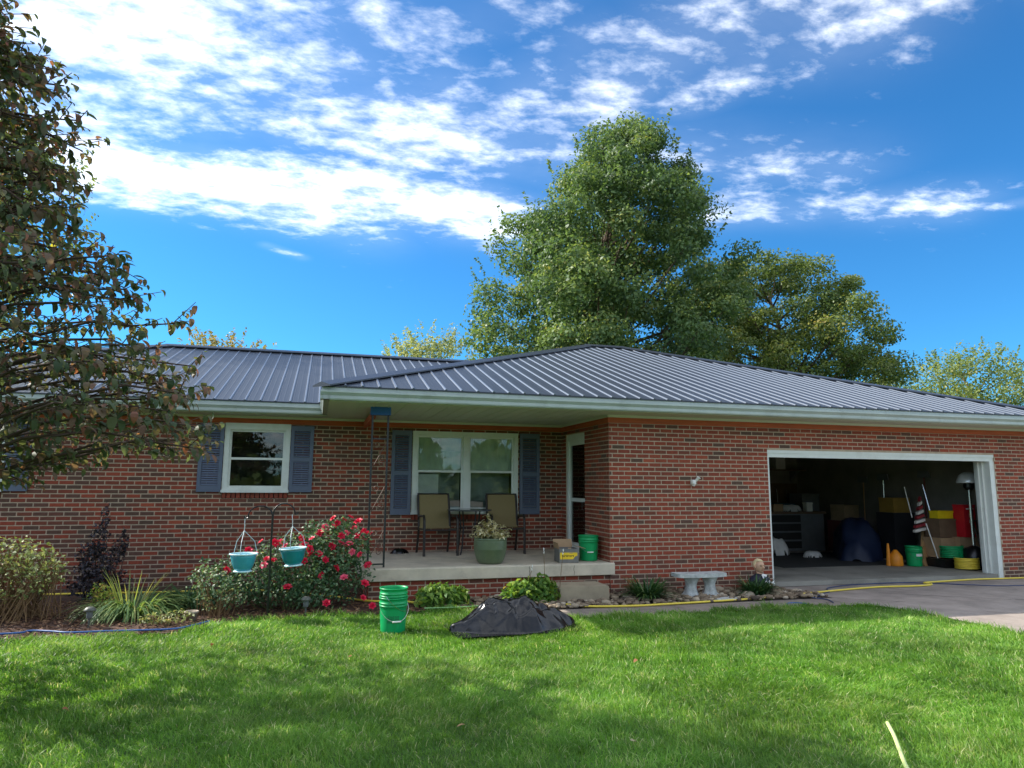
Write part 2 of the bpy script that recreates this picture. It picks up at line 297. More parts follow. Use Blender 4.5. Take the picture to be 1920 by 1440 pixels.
leafmat('leaf_purple', [(0, lin('#2a2a30')), (.6, lin('#3f3a42')), (1, lin('#5a4a4c'))], .1)
leafmat('leaf_variegated', [(0, lin('#9a966a')), (.4, lin('#cfc69c')), (1, lin('#efe6c8'))], .3)
mat('bark', lin('#5b4a3c'), .95, var=.3, vscale=8, bump=1, bscale=30, stretch=(3, 3, .5)); mat('twig', lin('#4b3b30'), .9, var=.2); mat('stem_brown', lin('#7d6242'), .9, var=.2); mat('stem_green', lin('#5d6a3a'), .8)
mat('petal', lin('#d40f3e'), .5, var=.12, vscale=30, trans=.12); mat('petal_pink', lin('#e85a78'), .5, var=.15, vscale=30, trans=.15)
mat('silver', lin('#c9ccce'), .25, metal=1.0, var=.04); mat('heater_hood', lin('#eef0f2'), .22, metal=.25, var=.03)  # hood's bright reflection put into a pale, barely metallic colour
mat('red_case', lin('#c8202c'), .4); mat('yellow_case', lin('#e8cc1e'), .45); mat('navy_tarp', lin('#16233f'), .55, bump=.6, bscale=10); mat('orange_plastic', lin('#e08a1e'), .5); mat('wood', lin('#b08a5c'), .75, var=.2, vscale=8, stretch=(6, 6, .6)); mat('old_wood', lin('#6b5540'), .85, var=.2)
mat('green_hose', lin('#0e9a5c'), .45); mat('grey_box', lin('#6c6f70'), .7); mat('flag_red', lin('#8e2a30'), .8); mat('flag_white', lin('#dcd6cc'), .8); mat('white_cloth', lin('#cfcdc6'), .85, bump=.4, bscale=30); mat('rubber_mat', lin('#2c2d2b'), .9); mat('dull_red', lin('#6f2c26'), .7); mat('wire', lin('#20242a'), .6)
# metal roof: dark charcoal paint with fine flutes between the ribs
def roof_mat():
    m = mat('roof_metal', lin('#262d37'), .44, metal=.0, var=.05, vscale=1.5, spec=.6); nt = m.node_tree; n = nt.nodes; l = nt.links; b = n['Principled BSDF']
    tcn = n.new('ShaderNodeTexCoord'); sx = n.new('ShaderNodeSeparateXYZ'); l.new(tcn.outputs['Object'], sx.inputs[0])
    mm = n.new('ShaderNodeMath'); mm.operation = 'MULTIPLY'; l.new(sx.outputs[0], mm.inputs[0]); mm.inputs[1].default_value = 2*math.pi/.0733
    sn = n.new('ShaderNodeMath'); sn.operation = 'SINE'; l.new(mm.outputs[0], sn.inputs[0]); pw = n.new('ShaderNodeMath'); pw.operation = 'POWER'; ab = n.new('ShaderNodeMath'); ab.operation = 'MAXIMUM'; l.new(sn.outputs[0], ab.inputs[0]); ab.inputs[1].default_value = 0
    l.new(ab.outputs[0], pw.inputs[0]); pw.inputs[1].default_value = 4
    bp = n.new('ShaderNodeBump'); bp.inputs['Strength'].default_value = .5; bp.inputs['Distance'].default_value = .004; l.new(pw.outputs[0], bp.inputs['Height']); l.new(bp.outputs[0], b.inputs['Normal'])
roof_mat(); mat('rib_metal', lin('#5c6470'), .3, metal=.15, var=.04, spec=.7); mat('cap_metal', lin('#262c38'), .38, metal=.0, var=.05)  # ribs paler than the sheet: their sunlit highlights are put into the colour

# ------------------------------------------------------------------ ground, paving
def edge_y(x):                                   # where the lawn ends towards the house
    K = [(-60, 8.5), (-9, 8.4), (-3, 8.27), (-1.42, 8.28), (-.79, 8.82), (.1, 8.87), (.72, 8.83), (1.75, 8.98), (2.45, 8.72), (2.9, 8.14), (4.26, 8.1), (5.8, 8.18), (6.7, 8.2), (7.25, 7.98), (7.5, 7.5), (7.52, 5)]
    for (a, b), (c, d) in zip(K, K[1:]):
        if a <= x <= c: return b + (d-b)*(x-a)/(c-a)
    return -99
def sheet_obj(name, poly, z, m, kind='structure', label=None):
    me = bpy.data.meshes.new(name); bm = bmesh.new(); vs = [bm.verts.new((x, y, z)) for x, y in poly]; f = bm.faces.new(vs); f.normal_update()
    if f.normal.z < 0: f.normal_flip()
    bmesh.ops.triangulate(bm, faces=bm.faces[:]); bm.normal_update()
    for f in bm.faces:
        if f.normal.z < 0: f.normal_flip()
    bm.to_mesh(me); bm.free(); me.materials.append(MATS[m]); o = link_obj(name, me); o['kind'] = kind; return o
sheet_obj('ground', [(-600, -600), (600, -600), (600, 600), (-600, 600)], 0.0, 'lawn')
sheet_obj('driveway', [(7.5, -40), (13.6, -40), (13.6, 9.8), (6.85, 9.8), (6.85, 8.9), (7.1, 8.2), (7.3, 7.98), (7.5, 7.5)], .012, 'driveway')
sheet_obj('walkway', [(2.75, 8.1), (7.15, 8.1), (7.15, 8.72), (2.75, 8.72)], .008, 'walk')
sheet_obj('street', [(-200, -22), (200, -22), (200, -14), (-200, -14)], .006, 'driveway')
bed = [(-9, 8.4), (-3, 8.27), (-1.42, 8.28), (-.79, 8.82), (.1, 8.87), (.72, 8.83), (1.75, 8.98), (2.45, 8.72), (2.8, 8.72), (2.8, 9.74), (.7, 9.74), (.7, 11.9), (-9, 11.9)]
sheet_obj('mulch_bed', bed, .016, 'mulch')
sheet_obj('stone_bed', [(2.802, 8.66), (7.2, 8.66), (6.98, 9.3), (6.98, 9.74), (2.802, 9.74)], .013, 'soil')
cr_ = MB()                                        # cracks and joints in the drive
def crack(pts, wd):
    for a, b in zip(pts, pts[1:]):
        a = Vector((*a, .017)); b = Vector((*b, .017)); s_ = (b-a).cross(Vector((0, 0, 1))).normalized()*wd/2
        cr_.add([a-s_, a+s_, b+s_, b-s_], [(0, 1, 2, 3)])
def wig(a, b, n=14, amp=.05):
    return [(a[0]+(b[0]-a[0])*i/n+random.uniform(-amp, amp), a[1]+(b[1]-a[1])*i/n+random.uniform(-amp, amp)) for i in range(n+1)]
crack(wig((8.2, 8.9), (9.6, 7.9)), .014); crack(wig((9.6, 7.9), (11.6, 8.0)), .016); crack(wig((11.6, 8.0), (13.4, 8.6)), .012); crack(wig((7.0, 8.75), (7.9, 8.1)), .01); crack(wig((9.0, 8.6), (8.7, 9.4), 8), .01)
crack(wig((9.9, 9.6), (10.6, 8.6), 10), .012); crack(wig((12.2, 9.5), (11.9, 8.1), 12), .01); crack(wig((8.3, 7.2), (10.4, 6.6), 16), .012); crack([(6.9, 9.72), (13.5, 9.72)], .02)
tag(cr_.build('paving_cracks', 'crack'), kind='structure')

# ------------------------------------------------------------------ the house
YL, YG, XG, XW0, XW1 = 11.85, 9.726, 4.215, -7.65, 12.5
Z0, HC, BL, MJ = 2.521, .06596, .2032, .0115
EAVE_Z, SLOPE, YE_F, YE_L, XE_L, XE_R, XE_W = 2.83, 1/3, 9.13, 11.25, 0.0, 13.0, -8.2
SOF = 2.64
house = thing('brick_house', 'single storey red brick house with a dark ribbed metal roof and open garage', 'house', (0, 0, 0))
bricks = []                                       # (centre, u axis, normal, length, height, tone)
def tone(mix):
    r = random.random(); acc = 0
    for p, lo, hi in mix:
        acc += p
        if r <= acc: return random.uniform(lo, hi)
    return .5
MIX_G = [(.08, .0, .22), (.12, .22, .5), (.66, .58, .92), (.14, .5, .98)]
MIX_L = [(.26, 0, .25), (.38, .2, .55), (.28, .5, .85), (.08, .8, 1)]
patches = []
def brick_wall(o, u, nrm, u0, u1, rows, holes, phase, mix, name, dark=None):
    """o: point; u along the wall, nrm outwards. holes: (ua,ub,za,zb). Mortar sheet with holes plus brick list."""
    o, u, nrm = Vector(o), Vector(u), Vector(nrm)
    zt, zb = Z0 - HC*rows[0], Z0 - HC*rows[1]
    us = sorted({u0, u1, *[v for hh in holes for v in hh[:2] if u0 < v < u1]}); zs = sorted({zb, zt, *[v for hh in holes for v in hh[2:] if zb < v < zt]})
    mb = MB(); T = .10
    for a, b in zip(us, us[1:]):
        for c, d in zip(zs, zs[1:]):
            mu, mz = (a+b)/2, (c+d)/2
            if any(h[0] < mu < h[1] and h[2] < mz < h[3] for h in holes): continue
            P = lambda uu, z, k: o + u*uu + nrm*k + Vector((0, 0, z))
            mb.add([P(a, c, 0), P(b, c, 0), P(b, d, 0), P(a, d, 0)], [(0, 1, 2, 3)]); mb.add([P(a, c, -T), P(b, c, -T), P(b, d, -T), P(a, d, -T)], [(3, 2, 1, 0)])
    for (a, b, c, d) in holes:
        P = lambda uu, z, k: o + u*uu + nrm*k + Vector((0, 0, z)); d = min(d, zt); c = max(c, zb); a = max(a, u0); b = min(b, u1)
        mb.add([P(a, c, 0), P(a, d, 0), P(a, d, -T), P(a, c, -T)], [(0, 1, 2, 3)]); mb.add([P(b, c, 0), P(b, d, 0), P(b, d, -T), P(b, c, -T)], [(3, 2, 1, 0)])
        mb.add([P(a, d, 0), P(b, d, 0), P(b, d, -T), P(a, d, -T)], [(0, 1, 2, 3)]); mb.add([P(a, c, 0), P(b, c, 0), P(b, c, -T), P(a, c, -T)], [(3, 2, 1, 0)])
    wo_ = mb.build('mortar_wall', 'mortar', house)
    for r in range(rows[0], rows[1]):
        za, zc = Z0-HC*(r+1)+MJ/2, Z0-HC*r-MJ/2; zm = (za+zc)/2
        off = phase + (BL/2 if r % 2 == 0 else 0) + random.uniform(-.006, .006)
        k = math.floor((u0-off)/BL)
        while off + k*BL < u1:
            a = max(u0, off+k*BL+MJ/2); b = min(u1, off+(k+1)*BL-MJ/2); k += 1
            if b-a < .02: continue
            segs = [(a, b)]
            for h in holes:
                if h[2] < zm < h[3]:
                    ns = []
                    for s0, s1 in segs:
                        if s1 <= h[0] or s0 >= h[1]: ns.append((s0, s1)); continue
                        if s0 < h[0]: ns.append((s0, h[0]))
                        if s1 > h[1]: ns.append((h[1], s1))
                    segs = ns
            for s0, s1 in segs:
                if s1-s0 < .02: continue
                cc_ = o + u*((s0+s1)/2) + Vector((0, 0, zm))
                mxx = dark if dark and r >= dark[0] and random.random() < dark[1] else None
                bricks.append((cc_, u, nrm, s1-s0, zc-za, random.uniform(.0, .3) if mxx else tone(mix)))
X, Y_, Zv = Vector((1, 0, 0)), Vector((0, 1, 0)), Vector((0, 0, 1))
WIN_M = (-1.45, -.455, 1.437, 2.60); WIN_L = (-5.43, -4.435, 1.437, 2.60); WIN_P = (1.53, 3.39, 1.085, 2.475); GAR = (6.97, 11.66, -.2, 2.165)
SILL = .105
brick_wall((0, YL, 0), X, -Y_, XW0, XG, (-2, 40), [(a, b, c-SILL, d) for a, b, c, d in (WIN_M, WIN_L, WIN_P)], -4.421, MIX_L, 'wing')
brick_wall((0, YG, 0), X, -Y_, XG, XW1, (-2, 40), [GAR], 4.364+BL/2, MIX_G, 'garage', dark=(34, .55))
DOOR = (10.72, 11.62, .40, 2.45)
brick_wall((XG, 0, 0), Y_, -X, YG+.003, YL, (-2, 36), [DOOR], 9.83, MIX_G, 'return')
brick_wall((0, YG+.02, 0), X, -Y_, .72, XG, (33, 40), [], .77, MIX_G, 'porch base')          # under the porch slab
brick_wall((.72, 0, 0), Y_, -X, YG+.02, YL, (33, 40), [], 9.9, MIX_G, 'porch end')
brick_wall((XW0, 0, 0), Y_, -X, YL+.003, 20.5, (-2, 40), [], 11.9, MIX_L, 'wing end'); brick_wall((XW1, 0, 0), -Y_, X, -20.5, -YG-.003, (-2, 40), [], -9.9, MIX_G, 'garage end')
for (a, b, c, d) in (WIN_M, WIN_L, WIN_P):            # soldier bricks standing under the sills
    n_ = int((b-a)/.0686); st = (b-a)/n_
    for i in range(n_): bricks.append((Vector((a+st*(i+.5), YL-.012, c-SILL/2)), X, -Y_, st-.011, SILL-.008, random.uniform(.45, .75)))
def brick_pts(bk):
    c, u, nr, L, H, t = bk; f = nr*.005; e = .0
    p = [c+u*(sx*L/2)+Zv*(sz*H/2) for sx, sz in ((-1,-1),(1,-1),(1,1),(-1,1))]; i = .003
    q = [c+u*(sx*(L/2-i))+Zv*(sz*(H/2-i))+f for sx, sz in ((-1,-1),(1,-1),(1,1),(-1,1))]
    return [x - nr*.01 for x in p] + q
BF = [(0, 1, 5, 4), (1, 2, 6, 5), (2, 3, 7, 6), (3, 0, 4, 7), (4, 5, 6, 7)]
def shown(bk):                                        # size in the picture; those behind leaves or out of frame count nothing
    c = bk[0]
    if c.y > 12.5: return 0
    x, y = proj(c)
    if not (6 < x < 1914 and 5 < y < 1435): return 0
    if y > 985 and x < 720: return 0
    if y < 860 and x < 400 or (y > 1085) or (700 < x < 1000 and y > 925): return 0
    P = [proj(p) for p in brick_pts(bk)[4:]]
    return abs(sum(P[i][0]*P[(i+1)%4][1]-P[(i+1)%4][0]*P[i][1] for i in range(4)))/2
order = sorted(range(len(bricks)), key=lambda i: -shown(bricks[i])); single = set(order[:300])
unit = {}
bm_ = MB()
brick_part = bpy.data.objects.new('brickwork', None); COL.objects.link(brick_part); brick_part.parent = house
for i, bk in enumerate(bricks):
    if i in single:
        c, u, nr, L, H, t = bk; key = (round(L, 2), round(H, 3), tuple(nr))
        if key not in unit:
            me = bpy.data.meshes.new('brick'); b0 = (Vector((0, 0, 0)), u, nr, L, H, 0); me.from_pydata([tuple(v) for v in brick_pts(b0)], [], BF); me.materials.append(MATS['brick']); unit[key] = me
        o = bpy.data.objects.new('brick', unit[key]); COL.objects.link(o); o.location = c; o.parent = brick_part; o['tone'] = float(t)
    else: bm_.add(brick_pts(bk), BF, bk[5])
tag(bm_.build('brick_mass', 'brick_mass', brick_part, attr='tone'), kind='stuff')

# trim below the eaves
fb = MB()
for a, b in ((XW0, XG-.0), ): fb.box(a, b, YL-.024, YL-.002, 2.522, SOF)
fb.box(XG-.02, XW1+.02, YG-.024, YG-.002, 2.522, SOF); fb.box(XG-.024, XG-.002, YG, YL-.026, 2.522, SOF)
fb.box(.70, .75, YG+.16, YL-.026, 2.50, SOF)
fb.v = [(x, y, min(z, 2.602)) for x, y, z in fb.v]; fb.build('frieze_board', 'frieze', house)
sc_ = MB(); sc_.box(XW0, XG, YL-.02, YL-.001, 2.604, SOF+.002); sc_.box(XG-.016, XW1+.016, YG-.02, YG-.001, 2.604, SOF+.002); sc_.box(XG-.02, XG-.001, YG, YL-.022, 2.604, SOF+.002); sc_.build('soffit_channel', 'soffit', house)
sf = MB(); sf.box(XE_W+.1, XE_L+.12, YE_L+.1, YL, SOF, SOF+.012); sf.box(XE_L+.1, XG, YE_F+.1, YL, SOF+.001, SOF+.013); sf.box(XG, XE_R-.1, YE_F+.1, YG, SOF+.001, SOF+.013)
sf.box(XE_W+.1, XW0, YL, 20.5, SOF+.001, SOF+.013); sf.box(XW1, XE_R-.1, YG, 20.6, SOF+.002, SOF+.014)
so_ = sf.build('soffit', 'soffit', house)
sg = MB()
for k in range(20): x = .3+k*.2; sg.box(x, x+.012, YE_F+.15, YL-.03, SOF-.004, SOF+.002)
sg.build('soffit_groove', 'soffit', so_)
def gutter_run(p0, p1, out):
    """K shaped gutter between two points of its back top edge, out = horizontal outward direction"""
    p0, p1, out = Vector(p0), Vector(p1), Vector(out)
    prof = [(0, 0), (0, -.115), (.075, -.115), (.085, -.098), (.085, -.06), (.105, -.035), (.118, -.02), (.118, .004), (.108, .004), (.108, -.012)]
    A = [p0 + out*a + Zv*b for a, b in prof]; B = [p1 + out*a + Zv*b for a, b in prof]; n = len(prof); mb = MB()
    mb.add(A+B, [(i, i+1, n+i+1, n+i) for i in range(n-1)]); return mb
GZ = 2.765
for x in (1.9, 4.9, 7.95, 11.0): gutter_run((x, YE_F+.1-.002, GZ+.001), (x+.05, YE_F+.1-.002, GZ+.001), (0, -1.015, 0)).build('gutter_seam', 'gutter', house)
for x in (-5.2, -2.15): gutter_run((x, YE_L+.1-.002, GZ+.001), (x+.05, YE_L+.1-.002, GZ+.001), (0, -1.015, 0)).build('gutter_seam', 'gutter', house)
g1 = gutter_run((XE_W+.06, YE_L+.1, GZ), (XE_L-.018+.12, YE_L+.1, GZ), (0, -1, 0)); g2 = gutter_run((XE_L+.1-.115, YE_F+.1, GZ), (XE_R+.02, YE_F+.1, GZ), (0, -1, 0)); g3 = gutter_run((XE_L+.1, YE_L+.1, GZ), (XE_L+.1, YE_F-.016, GZ), (-1, 0, 0))
for g in (g1, g2, g3): g.build('gutter', 'gutter', house)
fa = MB(); fa.box(XE_W+.1, XE_L+.1, YE_L+.101, YE_L+.125, SOF+.012, EAVE_Z-.005); fa.box(XE_L+.125, XE_R-.1, YE_F+.101, YE_F+.125, SOF+.014, EAVE_Z-.005); fa.box(XE_L+.101, XE_L+.125, YE_F+.101, YE_L+.1, SOF+.014, EAVE_Z-.005)
fa.build('fascia', 'gutter', house)
da = MB(); da.box(XE_W, XE_L+.02, YE_L+.012, YE_L+.10, EAVE_Z-.062, EAVE_Z-.012); da.box(XE_L-.0, XE_R, YE_F+.012, YE_F+.10, EAVE_Z-.062, EAVE_Z-.012); da.box(XE_L+.012, XE_L+.10, YE_F+.10, YE_L+.012, EAVE_Z-.062, EAVE_Z-.014)
da.build('drip_edge', 'gutter', house)
# roof planes
DW = 4.95; DF = 6.05; YR_W = YE_L+DW; YR_F = YE_F+DF; ZR_W = EAVE_Z+DW*SLOPE; ZR_F = EAVE_Z+DF*SLOPE
roof = bpy.data.objects.new('roof', None); COL.objects.link(roof); roof.parent = house
def slab(poly, nme, m='roof_metal', th=.02):
    mb = MB(); mb.prism([Vector(p)-Vector((0, 0, th)) for p in poly], (0, 0, th)); return mb.build(nme, m, roof)
e = EAVE_Z
slab([(XE_W, YE_L, e), (XE_L, YE_L, e), (XE_L+DW, YR_W, ZR_W), (XE_W+DW, YR_W, ZR_W)], 'roof_sheet')
slab([(XE_W, YE_L+2*DW, e), (XE_W+DW, YR_W, ZR_W), (XE_L+DW, YR_W, ZR_W), (XE_L, YE_L+2*DW, e)], 'roof_sheet')
slab([(XE_W, YE_L, e), (XE_W+DW, YR_W, ZR_W), (XE_W, YE_L+2*DW, e)], 'roof_sheet')
slab([(XE_L, YE_F, e), (XE_R, YE_F, e), (XE_R-DF, YR_F, ZR_F), (XE_L+DF, YR_F, ZR_F)], 'roof_sheet')
slab([(XE_L, YE_F, e), (XE_L+DF, YR_F, ZR_F), (XE_L, YE_F+2*DF, e)], 'roof_sheet')
slab([(XE_R, YE_F, e), (XE_R, YE_F+2*DF, e), (XE_R-DF, YR_F, ZR_F)], 'roof_sheet')
slab([(XE_L, YE_F+2*DF, e), (XE_L+DF, YR_F, ZR_F), (XE_R-DF, YR_F, ZR_F), (XE_R, YE_F+2*DF, e)], 'roof_sheet')
def rib(x, y0, y1, ye):
    if y1-y0 < .06: return
    z = lambda y: EAVE_Z + (y-ye)*SLOPE; mb = MB(); up = Vector((0, -SLOPE, 1)).normalized()*.017
    A = [Vector((x+dx, y0, z(y0)-.002)) + up*k for dx, k in ((-.02, 0), (-.009, 1), (.009, 1), (.02, 0))]; B = [Vector((x+dx, y1, z(y1)-.002)) + up*k for dx, k in ((-.02, 0), (-.009, 1), (.009, 1), (.02, 0))]
    mb.add(A+B, [(0, 1, 5, 4), (1, 2, 6, 5), (2, 3, 7, 6), (3, 2, 1, 0), (4, 5, 6, 7)]); return mb.build('rib', 'rib_metal', roof)
RS = .2195
k = -60
for k in range(-60, 90):
    x = .51+k*RS
    if XE_L+.12 < x < XE_R-.12: rib(x, YE_F-.004, YE_F+min(x-XE_L, XE_R-x, DF)-.03, YE_F)
    xl = -.467+k*RS
    if XE_W+.12 < xl < XE_L+DW-.15: rib(xl, YE_L-.004 if xl < XE_L else YE_L+(xl-XE_L)+.02, YE_L+min(DW, xl-XE_W)-.03, YE_L)
def cap(p0, p1, w_=.15, rise=.045, over=.012, n1=None):
    """folded cap along a hip or ridge: two flanges lying on the two roof planes"""
    p0, p1 = Vector(p0), Vector(p1); t = (p1-p0).normalized(); mb = MB(); s_ = t.cross(Zv).normalized(); drop = w_*(SLOPE/ math.sqrt(2) if abs(t.x*t.y) > .01 else SLOPE)
    vs = []
    for p in (p0, p1): vs += [p + s_*w_ + Zv*(rise-drop), p + Zv*(rise+.012), p - s_*w_ + Zv*(rise-drop), p - s_*w_ + Zv*(rise-drop-.02), p + s_*w_ + Zv*(rise-drop-.02)]
    mb.add(vs, [(0, 1, 6, 5), (1, 2, 7, 6), (2, 3, 8, 7), (4, 0, 5, 9), (3, 4, 9, 8), (0, 4, 3, 2, 1), (5, 6, 7, 8, 9)]); return mb
def hipcap(a, b): cap(a, b).build('hip_cap', 'cap_metal', roof)
hipcap((XE_L-.01, YE_F-.01, e-.01), (XE_L+DF, YR_F, ZR_F)); hipcap((XE_R+.01, YE_F-.01, e-.01), (XE_R-DF, YR_F, ZR_F)); hipcap((XE_W-.01, YE_L-.01, e-.01), (XE_W+DW, YR_W, ZR_W))
hipcap((XE_L+DF-.05, YR_F, ZR_F+.004), (XE_R-DF+.05, YR_F, ZR_F+.004)); hipcap((XE_W+DW-.05, YR_W, ZR_W+.004), (XE_L+DW, YR_W, ZR_W+.004))
# left-facing slope ribs of the front roof show a little past the valley
# garage interior
gi = MB(); gx0, gx1, gy1 = 4.6, 12.38, 16.0
gi.box(gx0-.05, gx0, YG+.11, gy1, .05, 2.6); gi.box(gx1, gx1+.05, YG+.11, gy1, .05, 2.6); gi.box(gx0, gx1, gy1, gy1+.05, .05, 2.6); gi.box(gx0, gx1, YG+.11, gy1, 2.56, 2.6)
gi.build('garage_lining', 'interior', house); gf = MB(); gf.box(gx0, gx1, YG+.105, gy1, -.1, .085); gf.box(6.985, 11.645, YG+.03, YG+.1052, -.1, .0845); gf.build('garage_floor', 'garage_floor', house)
gt = MB(); a, b, c, d = GAR
gt.box(a, b, YG+.02, YG+.10, d-.115, d); gt.box(a+.0, b, YG+.005, YG+.019, d-.05, d+.012)
gt.build('garage_door_trim', 'white_trim', house)
MB().box(a, a+.035, YG+.012, YG+.30, -.02, d-.116).build('garage_jamb', 'white_trim', house)
gj = MB(); gj.box(b-.10, b, YG+.012, YG+.30, -.02, d-.116)
gj.box(b-.135, b-.101, YG+.14, YG+.30, .085, d-.116); gj.box(b-.16, b-.136, YG+.2, YG+.24, .085, d-.118)
gj.build('garage_jamb', 'white_trim', house)
# windows
def window(rect, double, low, face=YL):
    a, b, c, d = rect; d = min(d, 2.525)
    fr = MB(); y0, y1 = face-.028, face+.06; T = .075
    fr.box(a, a+T, y0, y1, c, d); fr.box(b-T, b, y0, y1, c, d); fr.box(a+T, b-T, y0, y1, d-T-(.03 if not double else 0), d); fr.box(a+T, b-T, y0, y1, c, c+T*.8)
    fr.box(a-.01, b+.01, face-.05, face-.026, c-.012, c+.03)
    wn_ = fr.build('window', 'white_trim', house)
    spans = [(a+T, b-T)]
    if double:
        m_ = (a+b)/2; spans = [(a+T, m_-.05), (m_+.05, b-T)]; mu = MB(); mu.box(m_-.05, m_+.05, y0+.002, y1, c+T*.8, d-T); mu.build('mullion', 'white_trim', wn_)
    zt_ = d-T-(.03 if not double else 0); zb_ = c+T*.8; zm = (zt_+zb_)/2 + (.02 if double else .0)
    for (p, q) in spans:
        for (z0_, z1_, yo, w_) in ((zm-.015, zt_, .012, .032), (zb_, zm+.02, -.008, .036)):
            s_ = MB(); s_.box(p, p+w_, face+yo, face+yo+.03, z0_, z1_); s_.box(q-w_, q, face+yo, face+yo+.03, z0_, z1_); s_.box(p+w_, q-w_, face+yo, face+yo+.03, z1_-w_, z1_); s_.box(p+w_, q-w_, face+yo, face+yo+.03, z0_, z0_+w_)
            s_.build('sash', 'white_trim', wn_); g_ = MB(); g_.box(p+w_, q-w_, face+yo+.012, face+yo+.018, z0_+w_, z1_-w_); g_.build('pane', 'glass', wn_)
        if double:
            cu_ = MB(); nseg = 40; zc = zm+.0
            for i in range(nseg):
                x0, x1 = p+(q-p)*i/nseg, p+(q-p)*(i+1)/nseg; yy = lambda t: face+.075+.004*math.sin(t*50)+.003*math.sin(t*23)
                cu_.add([(x0, yy(x0), zc), (x1, yy(x1), zc), (x1, yy(x1), zt_), (x0, yy(x0), zt_)], [(0, 1, 2, 3)])
            cu_.build('curtain', 'curtain', wn_); MB().box(p, q, face+.30, face+.305, zb_, zc).build('pane_reflection', 'reflection_grey', wn_)  # grey panel added behind the lower panes, stands in for their reflections
    if double:
        pp = MB(); p, q = spans[0]; pp.box(p+.42, p+.76, face+.062, face+.064, zt_-.26, zt_-.02); pp.box(p+.02, p+.4, face+.12, face+.122, zb_+.25, zb_+.6); pp.build('paper', 'paper', wn_)
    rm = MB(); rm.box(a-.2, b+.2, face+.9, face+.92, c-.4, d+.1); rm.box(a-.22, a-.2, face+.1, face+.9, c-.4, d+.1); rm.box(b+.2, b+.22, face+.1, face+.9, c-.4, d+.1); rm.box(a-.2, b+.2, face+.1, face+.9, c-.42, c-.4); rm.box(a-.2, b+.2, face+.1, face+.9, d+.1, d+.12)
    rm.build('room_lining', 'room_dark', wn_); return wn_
window(WIN_M, False, 0); window(WIN_L, False, 0); wp_ = window(WIN_P, True, 0)
def shutter(x0, x1, z0, z1, slats, y=YL):
    t = MB(); st = .055; y0, y1 = y-.045, y-.012; zm = (z0+z1)/2-.01
    t.box(x0, x0+st, y0, y1, z0, z1); t.box(x1-st, x1, y0, y1, z0, z1)
    for (a, b) in ((z0, z0+.10), (zm-.035, zm+.035), (z1-.08, z1)): t.box(x0+st, x1-st, y0+.001, y1, a, b)
    o = t.build('shutter', 'shutter', house); mesh = None
    for (a, b) in ((z0+.10, zm-.035), (zm+.035, z1-.08)):
        for i in range(slats):
            zc = a+(b-a)*(i+.5)/slats
            if mesh is None:
                s_ = MB(); s_.obox((0, 0, 0), (x1-x0-2*st-.001, .006, (b-a)/slats*.86), Matrix.Rotation(R(-30), 3, 'X')); ob = s_.build('slat', 'shutter', o); mesh = ob.data
            else: ob = link_obj('slat', mesh, o)
            ob.location = ((x0+x1)/2, y-.032, zc)
for x0, x1 in ((-1.815, -1.458), (-.447, -.09), (-4.427, -4.107), (-5.80, -5.44)): shutter(x0, x1, 1.435, 2.50, 11)
for x0, x1 in ((1.18, 1.515), (3.42, 3.785)): shutter(x0, x1, 1.068, 2.475, 15)
# side door on the return wall
dr = MB(); ya, yb, za, zb = DOOR; za = .455
dr.box(XG+.03, XG+.11, ya, ya+.055, za, zb); dr.box(XG+.01, XG+.11, yb-.07, yb, za, zb); dr.box(XG+.02, XG+.11, ya+.055, yb-.07, zb-.13, zb)
df = dr.build('door', 'white_trim', house)
sd_ = MB(); sd_.box(XG+.045, XG+.075, ya+.055, ya+.12, za, zb-.13); sd_.box(XG+.045, XG+.075, yb-.12, yb-.055, za, zb-.13); sd_.box(XG+.045, XG+.075, ya+.12, yb-.12, zb-.19, zb-.13); sd_.box(XG+.045, XG+.075, ya+.12, yb-.12, za, za+.16); sd_.box(XG+.045, XG+.075, ya+.12, yb-.12, 1.30, 1.36)
sd_.build('storm_frame', 'white_trim', df); gp = MB(); gp.box(XG+.057, XG+.062, ya+.12, yb-.12, za+.16, 1.30); gp.box(XG+.057, XG+.062, ya+.12, yb-.12, 1.36, zb-.19); gp.build('storm_pane', 'glass', df)
il = MB(); il.box(XG+.115, XG+.14, ya+.055, yb-.055, za, zb-.13); il.build('inner_door', 'door_navy', df)
ov = MB(); ov.tube([(XG+.10, 11.13+.23*math.cos(t*math.pi/20), 1.72+.46*math.sin(t*math.pi/20)) for t in range(41)], .02, 8, cap=False); ov.build('oval_window_rim', 'white_trim', df)
hd = MB(); hd.tube([(XG+.045, ya+.14, 1.30), (XG+.0, ya+.14, 1.30), (XG+.0, ya+.14, 1.18), (XG+.045, ya+.14, 1.18)], .008, 6); hd.build('handle', 'black_metal', df)
# porch slab, iron post, wall lamp
ps = MB(); ps.prism([(.62, 9.665, .29), (.62, 9.665, .435), (.62, 9.685, .455), (.62, YL+.02, .462), (.62, YL+.02, .29)], (3.64, 0, 0)); ps.build('porch_slab', 'concrete', house)
ckm = MB()
for x0, z1 in ((2.95, .445), (3.62, .45)):
    pts = [Vector((x0+random.uniform(-.008, .008), 9.6635, .30+.135*i/6)) for i in range(7)]
    for p, q in zip(pts, pts[1:]): ckm.add([p-X*.003, p+X*.003, q+X*.003, q-X*.003], [(0, 1, 2, 3)])
ckm.build('slab_crack', 'crack', house)
pst = bpy.data.objects.new('porch_post', None); COL.objects.link(pst); pst.parent = house
PX0, PX1, PY = .70, .915, 9.80
for x in (PX0, PX1):
    t = MB(); t.obox((x, PY, (.457+2.53)/2), (.026, .026, 2.53-.457)); t.build('upright', 'iron', pst)
for z in (.50, 2.2): MB().obox(((PX0+PX1)/2, PY, z), (PX1-PX0, .018, .02)).build('crossbar', 'iron', pst)
